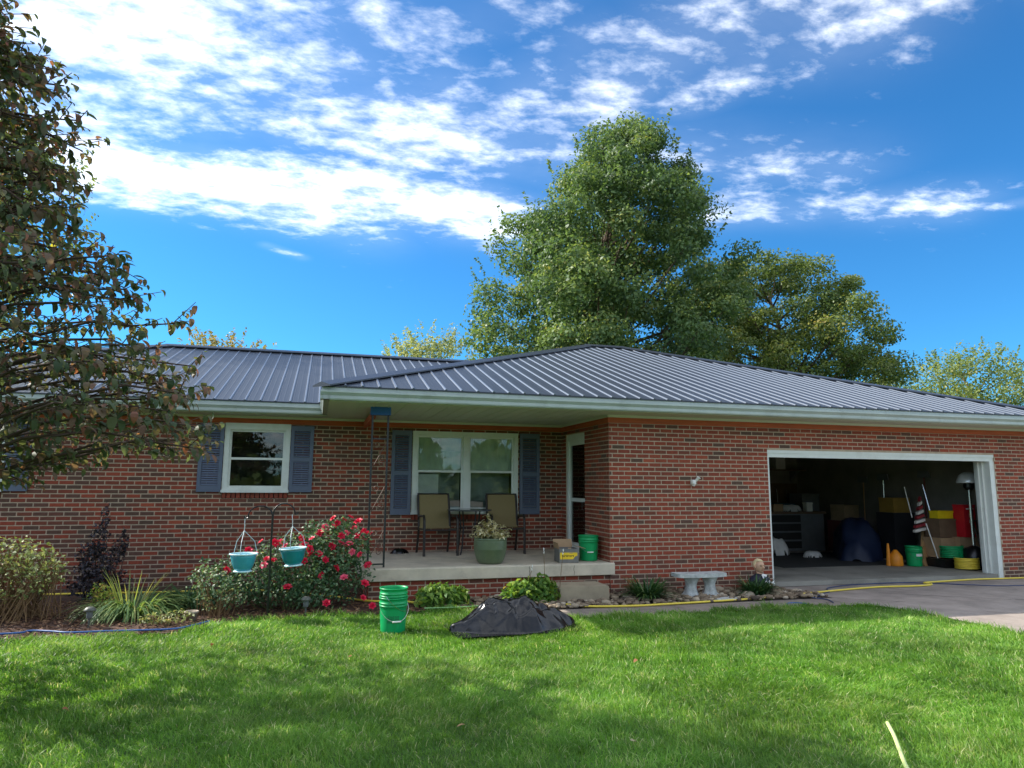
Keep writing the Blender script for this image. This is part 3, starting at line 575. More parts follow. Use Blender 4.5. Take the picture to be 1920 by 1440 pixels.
def scroll(cx, cz, r0, turns, a0, flip=1):
    pts = []
    for i in range(26):
        s_ = i/25; an = a0+flip*s_*turns*2*math.pi; rr = r0*(1-.8*s_); pts.append((cx+rr*math.cos(an), PY, cz+rr*math.sin(an)))
    t.tube(pts, .006, 5)
for base in (.72, 1.32, 1.92):
    t = MB(); t.tube([(PX0+.02, PY, base-.12), (PX1-.02, PY, base+.22)], .006, 5); scroll(PX0+.075, base+.20, .05, 1.4, math.pi); scroll(PX1-.07, base-.06, .05, 1.4, 0); scroll(PX0+.13, base+.03, .035, 1.2, 1.2, -1); t.build('scrollwork', 'rust_iron', pst)
t = MB(); t.box(PX0-.03, PX1+.03, PY-.05, PY+.05, 2.53, SOF+.001); t.build('head_block', 'blue_paint', pst)
wlp = bpy.data.objects.new('flood_light', None); COL.objects.link(wlp); wlp.parent = house; wlp.location = (5.605, YG-.007, 1.64)
t = MB(); t.obox((0, -.012, 0), (.07, .024, .07)); t.tube([(0, -.02, 0), (0, -.05, .0)], .022, 10); t.build('base_plate', 'white_plastic', wlp)
t = MB(); t.tube([(-.015, -.05, -.05), (-.015, -.07, -.02), (-.02, -.06, .03)], [.026, .034, .02], 10); t.build('sensor', 'white_plastic', wlp)
t = MB(); t.tube([(.01, -.05, .0), (.04, -.085, .05), (.055, -.1, .075)], [.014, .022, .034], 10); t.build('lamp_head', 'white_plastic', wlp)

# ------------------------------------------------------------------ trees
def tree(name, label, base, H, prof, ncl, per, lsize, lm, rc=(.5, 1.0), seed=1, group=None, sq=1.0, up=.35, flat=.75, trunk_r=.22, spikes=0, tone_b=.45, lean=0.0):
    rs = np.random.default_rng(seed); rd = random.Random(seed)
    t = thing(name, label, 'tree', (base[0], base[1], 0), 0, group)
    zs = [p[0] for p in prof]; rr = [p[1] for p in prof]
    tr = MB(); top = H*.86; pts = [(rd.uniform(-.12, .12)*i, rd.uniform(-.12, .12)*i, top*i/6 - (.1 if i == 0 else 0)) for i in range(7)]
    tr.tube(pts, [trunk_r*(1-.86*i/6) for i in range(7)], 8)
    C = []; 
    wz = np.array([max(r, .2) for r in rr]); 
    while len(C) < ncl:
        z = rs.uniform(zs[0], zs[-1]); r = np.interp(z, zs, rr)
        if rs.uniform(0, max(rr)) > r + .15: continue
        th = rs.uniform(0, 2*math.pi); f = rs.uniform(0, 1)**(.34 if rs.uniform(0, 1) < .7 else .8) * rs.uniform(.84, 1.06); rad = rs.uniform(*rc)
        k = max(0, r - rad*.55)
        C.append((math.cos(th)*k*f*sq + lean*max(0, (z-8)/9), math.sin(th)*k*f, z, rad))
    for i, c in enumerate(C):
        if i % 3 == 0:
            zb = max(.8, min(top*.97, c[2]-.55*math.hypot(c[0], c[1])-.3)); q = zb/top*6; j = int(min(5, q)); a = Vector(pts[j]).lerp(Vector(pts[j+1]), q-j); b = Vector(c[:3])
            mid = a.lerp(b, .5)+Vector((0, 0, -.12*(b-a).length+rd.uniform(-.1, .2))); L = (b-a).length
            tr.tube([a, a.lerp(mid, .6), mid, b], [.02+.014*L, .018+.010*L, .014+.006*L, .01], 5, cap=False)
    tr.build('trunk', 'bark', t, smooth=True)
    P = []; tv = []; O = []
    for (x, y, z, rad) in C:
        d = rs.normal(size=(per, 3)); d /= np.linalg.norm(d, axis=1)[:, None]; q = rs.uniform(.25, 1.0, per)**.6*rs.uniform(.8, 1.12, per)
        p = d*(q*rad)[:, None]; p[:, 2] *= flat; P.append(p + np.array([x, y, z])); O.append(d*1.3)
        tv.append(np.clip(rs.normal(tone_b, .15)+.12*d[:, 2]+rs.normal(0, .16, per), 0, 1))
    if spikes:
        for _ in range(spikes):
            z = rs.uniform(zs[0]+.45*(zs[-1]-zs[0]), zs[-1]); th = rs.uniform(0, 2*math.pi); r = np.interp(z, zs, rr); n = 26; L = rs.uniform(.5, 1.1); s_ = np.linspace(0, 1, n)[:, None]
            d = np.array([math.cos(th)*.45, math.sin(th)*.45, 1.0]); p = np.array([math.cos(th)*r*.9*sq + lean*max(0, (z-8)/9), math.sin(th)*r*.9, z-.2]) + s_*d*L + rs.normal(size=(n, 3))*.05
            P.append(p); O.append(np.tile(d*.5, (n, 1))); tv.append(np.clip(rs.normal(tone_b+.1, .15, n), 0, 1))
    P = np.vstack(P); O = np.vstack(O); tv = np.concatenate(tv)
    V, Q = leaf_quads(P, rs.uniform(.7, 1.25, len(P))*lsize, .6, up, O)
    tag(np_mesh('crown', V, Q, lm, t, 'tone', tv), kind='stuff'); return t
tree('oak_tree', 'tall dark green tree with a pointed crown rising behind the garage roof', (11.15, 26.5), 18.0, [(2.6, 4.8), (5, 5.8), (8, 6.2), (10.4, 6.0), (11.8, 5.3), (13, 4.7), (14.2, 3.9), (15.4, 3.0), (16.4, 2.2), (17.1, 1.0)], 540, 320, .16, 'leaf_oak', (.6, 1.15), 3, trunk_r=.42, tone_b=.36, flat=.7, spikes=40, lean=1.3)
tree('maple_tree', 'broad rounded olive green tree standing beside the tall pointed tree', (22.1, 30.5), 13.4, [(2.5, 5.2), (5, 6.7), (8, 6.8), (10.5, 5.8), (12.3, 4.2), (13.1, 2.0)], 430, 290, .155, 'leaf_maple', (.65, 1.2), 5, trunk_r=.36, tone_b=.36, flat=.62)
tree('locust_tree', 'pale yellow green feathery tree low over the far end of the garage roof', (43, 37), 11, [(3.5, 4.6), (6.5, 6.0), (9, 4.6), (10.9, 1.8)], 130, 120, .2, 'leaf_pale', (.8, 1.5), 8, trunk_r=.3, spikes=40)
tree('locust_tree', 'spreading pale tree whose lower crown touches the garage roof hip', (36.5, 39), 9.2, [(3, 3.4), (6, 4.4), (8, 3.2), (9, 1.2)], 80, 120, .2, 'leaf_pale', (.8, 1.4), 18, trunk_r=.25, spikes=20)
tree('willow_tree', 'silvery green tree with upright sprays showing over the wing roof ridge', (5.3, 35.5), 9.2, [(3, 1.6), (6, 2.4), (8, 2.2), (9, 1.0)], 60, 130, .16, 'leaf_silver', (.5, .9), 9, spikes=170, trunk_r=.2)
tree('willow_tree', 'rusty green thin tree top showing over the wing roof hip', (-4.5, 35.5), 8.5, [(3, 1.6), (6, 2.2), (7.6, 2.0), (8.2, .9)], 44, 110, .16, 'leaf_rust', (.45, .85), 10, spikes=140, trunk_r=.2)
tree('locust_tree', 'sunlit yellow green tree glimpsed through the red brown dogwood leaves', (-8.6, 20.5), 11.2, [(3, 1.4), (6, 2.2), (9, 2.3), (10.4, 1.7), (11, .8)], 80, 130, .13, 'leaf_pale', (.45, .85), 12, spikes=60, trunk_r=.2)
# mass of trees over the road behind the viewer, seen only in the window panes
Pm = np.stack([rng.uniform(-45, 45, 9000), rng.uniform(-42, -34, 9000), rng.uniform(0, 1, 9000)], 1)
hh = 6.5+3.5*np.sin(Pm[:, 0]*.35)+2*np.sin(Pm[:, 0]*.9+1); Pm[:, 2] = .3+Pm[:, 2]*hh
V, Q = leaf_quads(Pm, rng.uniform(.7, 1.4, 9000), .7, .3); tag(np_mesh('treeline', V, Q, 'leaf_pale', None, 'tone', rng.uniform(.1, .8, 9000)), 'far green trees across the road reflected in the windows', 'trees', kind='stuff')

# dogwood with drooping red brown leaves
dog = thing('dogwood_tree', 'dogwood tree with drooping red brown and green leaves overhanging the wing roof', 'tree', (-3.45, 6.6, 0))
RT = [(1.75, 2.3), (2.1, 2.55), (2.4, 2.5), (2.9, 2.22), (3.3, 2.12), (3.55, 1.75), (3.8, 1.48), (4.2, 1.3), (4.5, 1.12), (4.8, 1.2), (5.0, 1.42), (5.2, 1.05), (5.5, .8), (5.8, .55), (6.3, .3)]
def leaf_variant(droop, curl):
    m_ = MB(); d = Vector((1, 0, .15)).normalized(); m_.blade((0, 0, 0), d, 1.0, .56, droop, 4); v = np.array(m_.v)
    v[:, 2] += curl*np.abs(v[:, 1]); return v, np.array(m_.f)
LV = [leaf_variant(.5, .35), leaf_variant(1.3, .25), leaf_variant(2.2, .5), leaf_variant(1.6, -.3)]
leaves = []                                       # position, yaw, pitch, size, variant, tone
wood = MB(); wood.tube([(0, 0, -.1), (.05, 0, .6), (-.03, .05, 1.5), (.05, .0, 3.0), (0, .04, 4.4), (.03, 0, 5.8)], [.14, .11, .09, .065, .035, .012], 9)
zlev = np.arange(2.05, 6.05, .18)
for li, z in enumerate(zlev):
    Rz = np.interp(z, [a for a, b in RT], [b for a, b in RT])
    azs = [random.uniform(-60, -20), random.uniform(-20, 20)] + [random.uniform(-90, 50) for _ in range(2)] + [random.uniform(0, 360) for _ in range(5 if z < 3.5 else 3)]
    for ai, az in enumerate(azs):
        L = Rz*(random.uniform(.9, 1.03) if ai < 2 else random.uniform(.7, 1.0)); an = R(az); dx, dy = math.cos(an), math.sin(an)
        z0 = max(.9, z-.35*L); pts = []
        wv, wp, dr_ = random.uniform(.05, .16), random.uniform(0, 6), random.uniform(.05, .34)
        for i in range(7):
            s_ = i/6; sw = wv*math.sin(s_*4.2+wp)*s_; pts.append(Vector((dx*L*s_-dy*sw+random.uniform(-.05, .05)*i/4, dy*L*s_+dx*sw+random.uniform(-.05, .05)*i/4, z0+(z-z0)*math.sin(s_*1.5)-dr_*s_**3+random.uniform(-.05, .05)*s_)))
        wood.tube(pts, [.02*(1-.82*i/6)+.003 for i in range(7)], 5, cap=False)
        nt_ = int(5+L*4.6)
        for k in range(nt_):
            s_ = .30+.70*(k+random.random())/nt_; j = min(5, int(s_*6)); p = pts[j].lerp(pts[min(6, j+1)], s_*6-j); sgn = random.choice((-1, 1)); ta = an + sgn*random.uniform(.5, 1.2); tl = random.uniform(.16, .48)*(1.25-.5*s_)
            q = p + Vector((math.cos(ta)*tl, math.sin(ta)*tl, random.uniform(-.14, .2))); wood.tube([p, q], [.005, .003], 4, cap=False)
            for m_ in range(random.randint(5, 8)):
                f = random.uniform(.25, 1.05); lp = p.lerp(q, f)+Vector((random.uniform(-.03, .03), random.uniform(-.03, .03), random.uniform(-.02, .02)))
                hi = .35 if z > 3.3 else .2
                leaves.append((lp, ta+random.uniform(-1.5, 1.5), random.uniform(-1.35, .2), random.uniform(.05, .10), random.randrange(4), min(1, max(0, random.gauss(.5 if random.random() < .5 else .18, .14)) + (.35 if random.random() < .05 else 0))))
        for m_ in range(7):                        # leaves at the branch tip
            leaves.append((pts[-1]+Vector((random.uniform(-.1, .06)*1, random.uniform(-.08, .08), random.uniform(-.04, .03))), an+random.uniform(-1.3, 1.3), random.uniform(-1.3, -.3), random.uniform(.07, .12), random.randrange(4), min(1, max(0, random.gauss(.45, .2)))))
wood.build('trunk', 'twig', dog, smooth=True)
def lmx(l): return Matrix.Translation(l[0]) @ Matrix.Rotation(l[1], 4, 'Z') @ Matrix.Rotation(-l[2], 4, 'Y') @ Matrix.Scale(l[3], 4)
dwl = Vector((-3.45, 6.6, 0))
def lshow(l):
    p = l[0]+dwl; x, y = proj(p)
    return -1e9 if not (8 < x < 1900 and 8 < y < 1400) else l[3]/((p-Vector((0, 0, CZ))).length)*(1.35 if x > 120 else 1)
lo = sorted(range(len(leaves)), key=lambda i: -lshow(leaves[i])); ls = set(lo[:300]); lme = []
for v, f in LV:
    me = bpy.data.meshes.new('leaf'); me.from_pydata([tuple(a) for a in v], [], [tuple(int(b) for b in a) for a in f]); me.materials.append(m_dog_obj); lme.append(me)
Vs, Fs, Ts, cnt = [], [], [], 0
for i, l in enumerate(leaves):
    M = lmx(l)
    if i in ls:
        o = link_obj('leaf', lme[l[4]], dog); o.matrix_local = M; o['tone'] = float(l[5])
    else:
        v, f = LV[l[4]]; A = np.array(M); Vs.append(v @ A[:3, :3].T + A[:3, 3]); Fs.append(f+cnt); cnt += len(v); Ts += [l[5]]*len(f)
tag(np_mesh('crown', np.vstack(Vs), np.vstack(Fs), 'leaf_dogwood', dog, 'tone', Ts), kind='stuff')
pl = MB(); pl.tube([(-30, 44, 8.6), (-10, 42, 8.35), (10, 40, 8.45), (30, 38, 8.8)], .03, 5); tag(pl.build('power_line', 'wire'), 'thin dark overhead cable above the wing roof ridge', 'cable')

# ------------------------------------------------------------------ grass, mulch, stones
def make_grass():
    n0 = 780000; x = rng.uniform(-4.6, 8.2, n0); y = rng.uniform(2.3, 9.1, n0)
    ey = np.interp(x, [-9, -3, -1.42, -.79, .1, .72, 1.75, 2.45, 2.9, 4.26, 5.8, 6.7, 7.25, 7.47], [8.4, 8.27, 8.28, 8.82, 8.87, 8.83, 8.98, 8.72, 8.14, 8.1, 8.18, 8.2, 7.98, 7.5])
    lim = 7.47 + .03*np.sin(y*7)+.02*np.sin(y*17)
    d = np.hypot(x, y); cl = np.sin(x*3.1+np.sin(y*2.3)*1.5)*np.sin(y*3.7+np.sin(x*1.9))
    keep = (y < ey + .05*np.sin(x*9)+.035*np.sin(x*23)) & (x < lim) & (rng.uniform(0, 1, n0) < np.clip(6.2/d, .45, 1.0)) & (x > -.42*y-1.4) & (x < 1.28*y+1.2)
    x, y, d, cl, ey = x[keep], y[keep], d[keep], cl[keep], ey[keep]; n = len(x)
    cl2 = np.sin(x*8.3+2*np.sin(y*3.1))*np.sin(y*9.7+2*np.sin(x*2.7)); tuft = cl2 > .55; h = rng.uniform(.025, .07, n)*(1+.3*cl); h[tuft] *= 1.2; edge = (y > ey-.12) | (x > 7.36); h[edge] *= rng.uniform(1.0, 1.7, edge.sum())
    wd = rng.uniform(.0018, .0036, n)*np.clip(d/5, .85, 1.6)
    comb = np.sin(x*1.1+y*.7)*1.3+np.sin(y*2.1-x*.6)*.8
    th = rng.uniform(0, 2*math.pi, n)*.75+comb; lean = rng.uniform(.2, 1.5, n)
    dx, dy = np.cos(th)*lean, np.sin(th)*lean; ph = rng.uniform(0, math.pi, n); sx, sy = np.cos(ph)*wd, np.sin(ph)*wd
    z0 = np.full(n, -.004)
    P = lambda t, k: np.stack([x+dx*h*t*t*.9, y+dy*h*t*t*.9, z0+h*t*(1-.28*lean*t)], 1)
    S_ = np.stack([sx, sy, np.zeros(n)], 1); b0, b1, b2 = P(0, 0), P(.55, 0), P(1, 0)
    V = np.stack([b0-S_, b0+S_, b1+S_*.8, b1-S_*.8, b2+S_*.12, b2-S_*.12], 1).reshape(-1, 3)
    o = np.arange(n)*6; Fq = np.stack([np.stack([o, o+1, o+2, o+3], 1), np.stack([o+3, o+2, o+4, o+5], 1)], 1).reshape(-1, 4)
    tv = np.clip(rng.normal(.48, .17, n)+.10*cl+.08*np.sin(x*.9+1)*np.sin(y*1.3), 0, .95); tv[tuft] = np.clip(tv[tuft]-.14, 0, 1); thin = cl2 < -.72; tv[thin] = np.clip(tv[thin]+.16, 0, .95); dead = rng.uniform(0, 1, n) < np.where(thin, .10, .035); tv[dead] = 1
    return tag(np_mesh('grass', V, Fq, 'grass', None, 'tone', np.repeat(tv, 2)), 'thick green lawn grass in front of the house', 'grass', kind='stuff')
make_grass()
def inbed(x, y):
    c = False; n = len(bed); j = n-1
    for i in range(n):
        if (bed[i][1] > y) != (bed[j][1] > y) and x < (bed[j][0]-bed[i][0])*(y-bed[i][1])/(bed[j][1]-bed[i][1])+bed[i][0]: c = not c
        j = i
    return c
ch = MB(); n_ = 0
while n_ < 4200:
    x, y = random.uniform(-4.6, 2.8), random.uniform(8.2, 10.6)
    if not inbed(x, y): continue
    M = Matrix.Rotation(random.uniform(0, 6.3), 3, 'Z') @ Matrix.Rotation(random.uniform(-.5, .5), 3, 'X') @ Matrix.Rotation(random.uniform(-.4, .4), 3, 'Y'); ch.obox((x, y, .02+random.uniform(0, .018)), (random.uniform(.02, .07), random.uniform(.008, .02), .005), M, min(1, max(0, random.gauss(.45, .22)))); n_ += 1
tag(ch.build('mulch_chips', 'chip', attr='tone'), 'brown bark mulch and dead leaf litter in the flower bed', 'mulch', kind='stuff')
pb = MB(); n_ = 0
while n_ < 1500:
    x = random.uniform(1.6, 7.15)
    if x < 2.8: y = random.uniform(9.0, 9.66)
    else: y = random.uniform(8.68, 9.66)
    if 3.2 < x < 4.0 and y > 9.05: continue
    if x > 6.95 and y > 9.25: continue
    s_ = random.uniform(.012, .04)*(1.5 if random.random() < .12 else 1); pb.ball((x, y, .012+s_*.45+random.uniform(0, .02)), (s_*random.uniform(.9, 1.5), s_*random.uniform(.8, 1.2), s_*.6), 7, 4, min(1, max(0, random.gauss(.5, .25))), .35); n_ += 1
tag(pb.build('river_stones', 'pebble', attr='tone', smooth=True), 'loose tan river stones along the foot of the brick wall', 'stones', kind='stuff')
for i, (x, y, s_) in enumerate(((6.02, 9.2, .06), (5.86, 9.5, .07), (6.0, 8.95, .075), (4.22, 9.15, .06), (2.35, 9.42, .06), (5.9, 9.33, .05))):
    b_ = MB(); b_.ball((0, 0, s_*.5), (s_*1.3, s_, s_*.65), 10, 6, .85, .25); o = b_.build('river_stone', 'pebble', smooth=True, attr='tone'); o.location = (x, y, .015)
    tag(o, ['large rounded pale stone beside the stone bench legs', 'large rounded pale stone against the brick wall behind the bench', 'large rounded pale stone next to the yellow air hose by the spiky green plant', 'large rounded pale stone beside the concrete step', 'large rounded pale stone below the porch between two hostas', 'rounded pale stone lying near the painted bust'][i], 'stone', 'larger stones in the stone bed')
LFP = [(.98, 4.63, '#a5825a'), (2.8, 5.9, '#a06a44'), (-1.6, 5.6, '#94603c'), (-2.0, 5.2, '#8a5c40'), (.35, 6.6, '#96583c'), (1.9, 4.1, '#a89a78'), (-.9, 7.4, '#8c6040')]
for i, (x, y, c) in enumerate(LFP):
    lm_ = mat('fallen_leaf_%d' % i, lin(c), .7, var=.15, vscale=40, trans=.2); v, f = LV[i % 4]; me = bpy.data.meshes.new('fallen_leaf'); me.from_pydata([tuple(a*.055) for a in v], [], [tuple(int(b) for b in a) for a in f]); me.materials.append(lm_)
    o = link_obj('fallen_leaf', me); o.location = (x, y, .062); o.rotation_euler = (random.uniform(-.4, .4), .1, random.uniform(0, 6)); tag(o, ['tan curled leaf lying in the shaded grass', 'orange curled leaf lying in the sunlit open lawn', 'rust coloured leaf at the edge of the tree shadow', 'brown leaf inside the tree shadow on the lawn', 'red leaf in the grass in front of the green buckets', 'pale tan leaf in the shaded grass', 'brown leaf in the sunlit grass before the mulch bed'][i], 'leaf', 'fallen leaves on the lawn')

# ------------------------------------------------------------------ garden plants
def clump(name, label, loc, nbl, Lr, wr, lm, droop=(1.2, 2.4), spread=.12, up=(.6, 1.3), tone_m=.45, tsd=.2, extra=None, cat='plant', group=None, segs=5):
    t = thing(name, label, cat, loc, 0, group); mb = MB()
    for i in range(nbl):
        an = random.uniform(0, 2*math.pi); r = spread*math.sqrt(random.random()); u = random.uniform(*up)
        mb.blade((r*math.cos(an), r*math.sin(an), .0), (math.cos(an+random.uniform(-.4, .4)), math.sin(an+random.uniform(-.4, .4)), u), random.uniform(*Lr), random.uniform(*wr), random.uniform(*droop), segs, min(1, max(0, random.gauss(tone_m, tsd))), .12)
    tag(mb.build('leaves', lm, t, attr='tone', smooth=True), kind='stuff'); return t
clump('daylily', 'dark green spiky clump between the step and the stone bench', (4.5, 9.12, 0), 300, (.26, .46), (.016, .03), 'leaf_darkgreen', (.8, 1.8), .14, (.8, 2.4), .5, .25, group='spiky clumps by the brick wall')
clump('daylily', 'dark green spiky clump in front of the painted bust', (6.22, 9.08, 0), 280, (.22, .38), (.016, .028), 'leaf_darkgreen', (.8, 1.8), .14, (.9, 2.6), .4, .22, group='spiky clumps by the brick wall')
dl = clump('daylily', 'wide arching grassy clump with yellow blades in the mulch bed', (-2.05, 9.5, 0), 620, (.35, .72), (.009, .018), 'leaf_daylily', (1.6, 3.0), .28, (.7, 1.8), .42, .22)
ext = MB()
for i in range(40): an = random.uniform(0, 6.3); ext.blade((.1*math.cos(an)-.05, .1*math.sin(an), 0), (math.cos(an)*.45, math.sin(an)*.45, 1), random.uniform(.4, .72), .012, random.uniform(.2, 1.0), 4, random.uniform(.7, .95))
tag(ext.build('yellow_blades', 'leaf_daylily', dl, attr='tone'), kind='stuff')
clump('daylily', 'deep green arching grassy clump against the brick wing wall', (-1.55, 10.1, 0), 330, (.35, .62), (.014, .024), 'leaf_darkgreen', (1.6, 3.0), .26, (.7, 1.6), .6, .2)
def shrub(name, label, loc, blobs, per, lsize, lm, tone_m, stems=30, stem_m='stem_brown', asp=.55, cat='shrub', up=.5, base_r=.2):
    t = thing(name, label, cat, loc); P = []; O = []; T = []; sm = MB()
    for (x, y, z, rx, ry, rz) in blobs:
        n = int(per*rx*ry*rz*40)+60; d = rng.normal(size=(n, 3)); d /= np.linalg.norm(d, axis=1)[:, None]; q = rng.uniform(.2, 1, n)**.45*rng.uniform(.85, 1.18, n)
        P.append(np.array([x, y, z]) + d*np.array([rx, ry, rz])*q[:, None]); O.append(d*.7); T.append(np.clip(rng.normal(tone_m, .2, n), 0, 1))
    for i in range(stems):
        b_ = random.choice(blobs); an = random.uniform(0, 6.3); a = Vector((base_r*random.random()*math.cos(an)+b_[0]*.45, base_r*random.random()*math.sin(an)+b_[1]*.45, 0)); q = Vector((b_[0]+random.uniform(-.8, .8)*b_[3], b_[1]+random.uniform(-.8, .8)*b_[4], b_[2]+random.uniform(-.3, .7)*b_[5])); sm.tube([a, a.lerp(q, .5)+Vector((0, 0, .06)), q], [.006, .005, .003], 4, cap=False)
    P = np.vstack(P); keep = P[:, 2] > .02; P, O, T = P[keep], np.vstack(O)[keep], np.concatenate(T)[keep]
    V, Q = leaf_quads(P, rng.uniform(.7, 1.3, len(P))*lsize, asp, up, O); tag(np_mesh('leaves', V, Q, lm, t, 'tone', T), kind='stuff'); tag(sm.build('stems', stem_m, t), kind='stuff'); return t
h1 = shrub('hosta', 'low yellowing hosta clump beside the green buckets under the porch', (1.62, 9.2, 0), [(0, 0, .10, .36, .24, .17), (-.12, .02, .16, .2, .18, .13), (.14, .03, .15, .2, .18, .13)], 900, .105, 'leaf_hosta', .32, 30, 'stem_green', .42, 'plant', .35); h1['group'] = 'hostas below the porch'
h2 = shrub('hosta', 'fuller hosta clump with flower stalks beside the concrete step', (2.83, 9.2, 0), [(0, 0, .12, .38, .24, .2), (-.14, .0, .17, .2, .18, .14), (.14, .03, .2, .2, .18, .15)], 900, .105, 'leaf_hosta', .32, 30, 'stem_green', .42, 'plant', .35); h2['group'] = 'hostas below the porch'
for i, (dx, h_, lean) in enumerate(((-.05, .5, .05), (.22, .72, -.06), (.42, .7, .02))):
    st_ = MB(); st_.tube([(dx, .05, .1), (dx+lean*.5, .0, h_*.6), (dx+lean, -.06, h_)], .004, 5); s2 = st_.build('flower_stalk', 'stem_brown', h2)
    for k in range(2): b_ = MB(); b_.ball((dx+lean*(1-.1*k), -.06+.01*k, h_-.04*k), (.008, .008, .022), 6, 5); b_.build('seed_pod', 'white_plastic', s2)
rose_blobs = [(.0, .05, .55, .55, .45, .42), (.45, .1, .72, .42, .38, .40), (.62, -.02, .45, .36, .36, .38), (-.5, .0, .42, .42, .38, .34), (-.92, -.05, .36, .32, .32, .30), (.2, -.22, .30, .45, .28, .26), (.55, .1, 1.0, .2, .18, .16), (.18, .12, .92, .16, .14, .18), (-.2, -.2, .32, .4, .28, .26), (.8, -.1, .8, .15, .15, .25)]
rose = shrub('rose_bush', 'large rose bush covered in red blooms beside the porch', (-.22, 9.55, 0), rose_blobs, 420, .052, 'leaf_rose', .45, 70, 'stem_green')
def bloom_mesh(m_):
    mb = MB()
    for ring, (n, r, tilt, sz) in enumerate(((5, .006, 1.2, .028), (6, .014, .75, .036), (6, .02, .35, .04))):
        for k in range(n):
            an = 2*math.pi*k/n+ring*.5; d = Vector((math.cos(an), math.sin(an), tilt*1.3)).normalized(); mb.blade((r*math.cos(an), r*math.sin(an), 0), d, sz, sz*1.05, -.4+ring*.5, 2, 0, .1)
    me = mb.build('bloom', m_, None, smooth=True); d = me.data; bpy.data.objects.remove(me); return d
bm1, bm2 = bloom_mesh('petal'), bloom_mesh('petal_pink')
BPX = [(625, 972, 0), (657, 970, 0), (672, 978, 0), (610, 990, 1), (625, 987, 1), (670, 1005, 0), (682, 997, 0), (684, 1010, 1), (655, 1020, 1), (622, 1024, 0), (565, 1010, 0), (572, 1022, 0), (585, 1010, 1), (515, 1018, 0), (529, 1018, 1), (535, 1024, 1), (490, 1016, 1), (466, 1032, 0), (500, 1048, 0), (512, 1051, 0), (583, 1040, 0), (598, 1039, 0), (570, 1052, 0), (660, 1035, 1), (603, 1079, 0), (645, 1083, 1), (539, 1101, 0), (684, 1094, 0), (612, 1131, 0), (681, 1121, 0), (698, 1136, 0), (425, 1069, 0), (632, 982, 0), (645, 975, 0), (664, 990, 0), (600, 1000, 0), (640, 1005, 0), (580, 1030, 0), (556, 1035, 0), (610, 1050, 0), (675, 1040, 0), (690, 1060, 0), (630, 1065, 0), (480, 1040, 0), (568, 1024, 1), (640, 1019, 1), (690, 1000, 0), (650, 1000, 1), (495, 1060, 1), (545, 1060, 0)]
def unproj(px, py, Y):                              # the point of a vertical plane at depth Y that the photograph shows there
    d = _fw + _rt*((px-960)/F_PX) + _up*((720-py)/F_PX); k = Y/d.y; return Vector((d.x*k, Y, CZ+d.z*k))
for i, (px, py, kd) in enumerate(BPX):
    p0 = unproj(px, py, 9.25); hgt = p0.z
    Yb = 9.05+.5*min(1, max(0, (hgt-.15)/.95)) + random.uniform(-.06, .06)
    p = unproj(px, py, Yb)
    o = link_obj('rose_bloom', bm2 if kd else bm1, rose); o.location = p - Vector((-.22, 9.55, 0)); s_ = random.uniform(.8, 1.2); o.scale = (s_, s_, s_); o.rotation_euler = (random.uniform(.3, 1.3), random.uniform(-.6, .6), random.uniform(-.8, .8))
shrub('sedum_clump', 'tall bushy clump with pale green heads over brown stems at the bed corner', (-3.42, 9.55, 0), [(0, 0, .74, .46, .4, .2), (.3, -.05, .64, .3, .32, .18), (-.3, 0, .66, .4, .35, .22), (.46, -.05, .5, .18, .25, .16), (.1, -.15, .42, .48, .3, .2)], 240, .05, 'leaf_sedum', .55, 150, base_r=.5)
shrub('barberry_shrub', 'narrow dark purple shrub with upright leafy spikes against the wing wall', (-2.80, 10.75, 0), [(0, 0, .42, .25, .22, .34), (-.02, 0, .8, .12, .12, .24), (.03, 0, 1.08, .06, .06, .24), (.22, 0, .66, .10, .1, .2), (-.17, 0, .6, .11, .1, .2), (.3, .0, .78, .05, .05, .18), (.05, -.1, .22, .4, .25, .22)], 900, .05, 'leaf_purple', .45, 24, 'twig')
shrub('twiggy_shrub', 'thin grey green twiggy plant at the edge of the rose bush', (-1.15, 9.15, 0), [(0, 0, .38, .24, .2, .2), (.1, -.05, .22, .3, .2, .15), (-.1, 0, .5, .15, .15, .14), (.25, 0, .3, .18, .16, .16)], 260, .042, 'leaf_rose', .72, 40)
shrub('small_perennial', 'small low pale green plant growing beside the clay pot', (-1.48, 8.72, 0), [(0, 0, .1, .2, .14, .08), (-.2, .05, .08, .16, .12, .06)], 900, .04, 'leaf_sedum', .6, 12)
shrub('small_perennial', 'small yellow green plant beneath the sedum clump', (-2.45, 9.55, 0), [(0, 0, .28, .14, .12, .12), (.06, -.05, .18, .14, .12, .1)], 900, .04, 'leaf_hosta', .7, 10)
t = thing('clay_pot', 'small weathered clay pot half hidden in the mulch bed', 'pot', (-1.33, 8.95, 0)); MB().lathe([(.05, 0), (.07, .1), (.078, .1), (.078, .12), (.065, .12), (.06, .08), (0, .08)], n=18).build('body', 'terracotta', t, smooth=True)
def path_light(loc, label):
    t = thing('path_light', label, 'lamp', loc, 0, 'solar path lights in the bed'); MB().tube([(0, 0, -.05), (0, 0, .13)], .01, 8).build('stake', 'path_light', t)
    MB().lathe([(.025, .10), (.03, .11), (.032, .17), (.03, .18)], n=16).build('lens', 'grey_box', t, smooth=True); MB().lathe([(.02, .178), (.062, .18), (.06, .195), (.035, .22), (0, .226)], n=18).build('cap', 'path_light', t, smooth=True)
path_light((-2.33, 8.78, .01), 'small mushroom capped path light beside the arching grassy clump'); path_light((-.07, 8.98, .01), 'small mushroom capped path light in front of the rose bush')

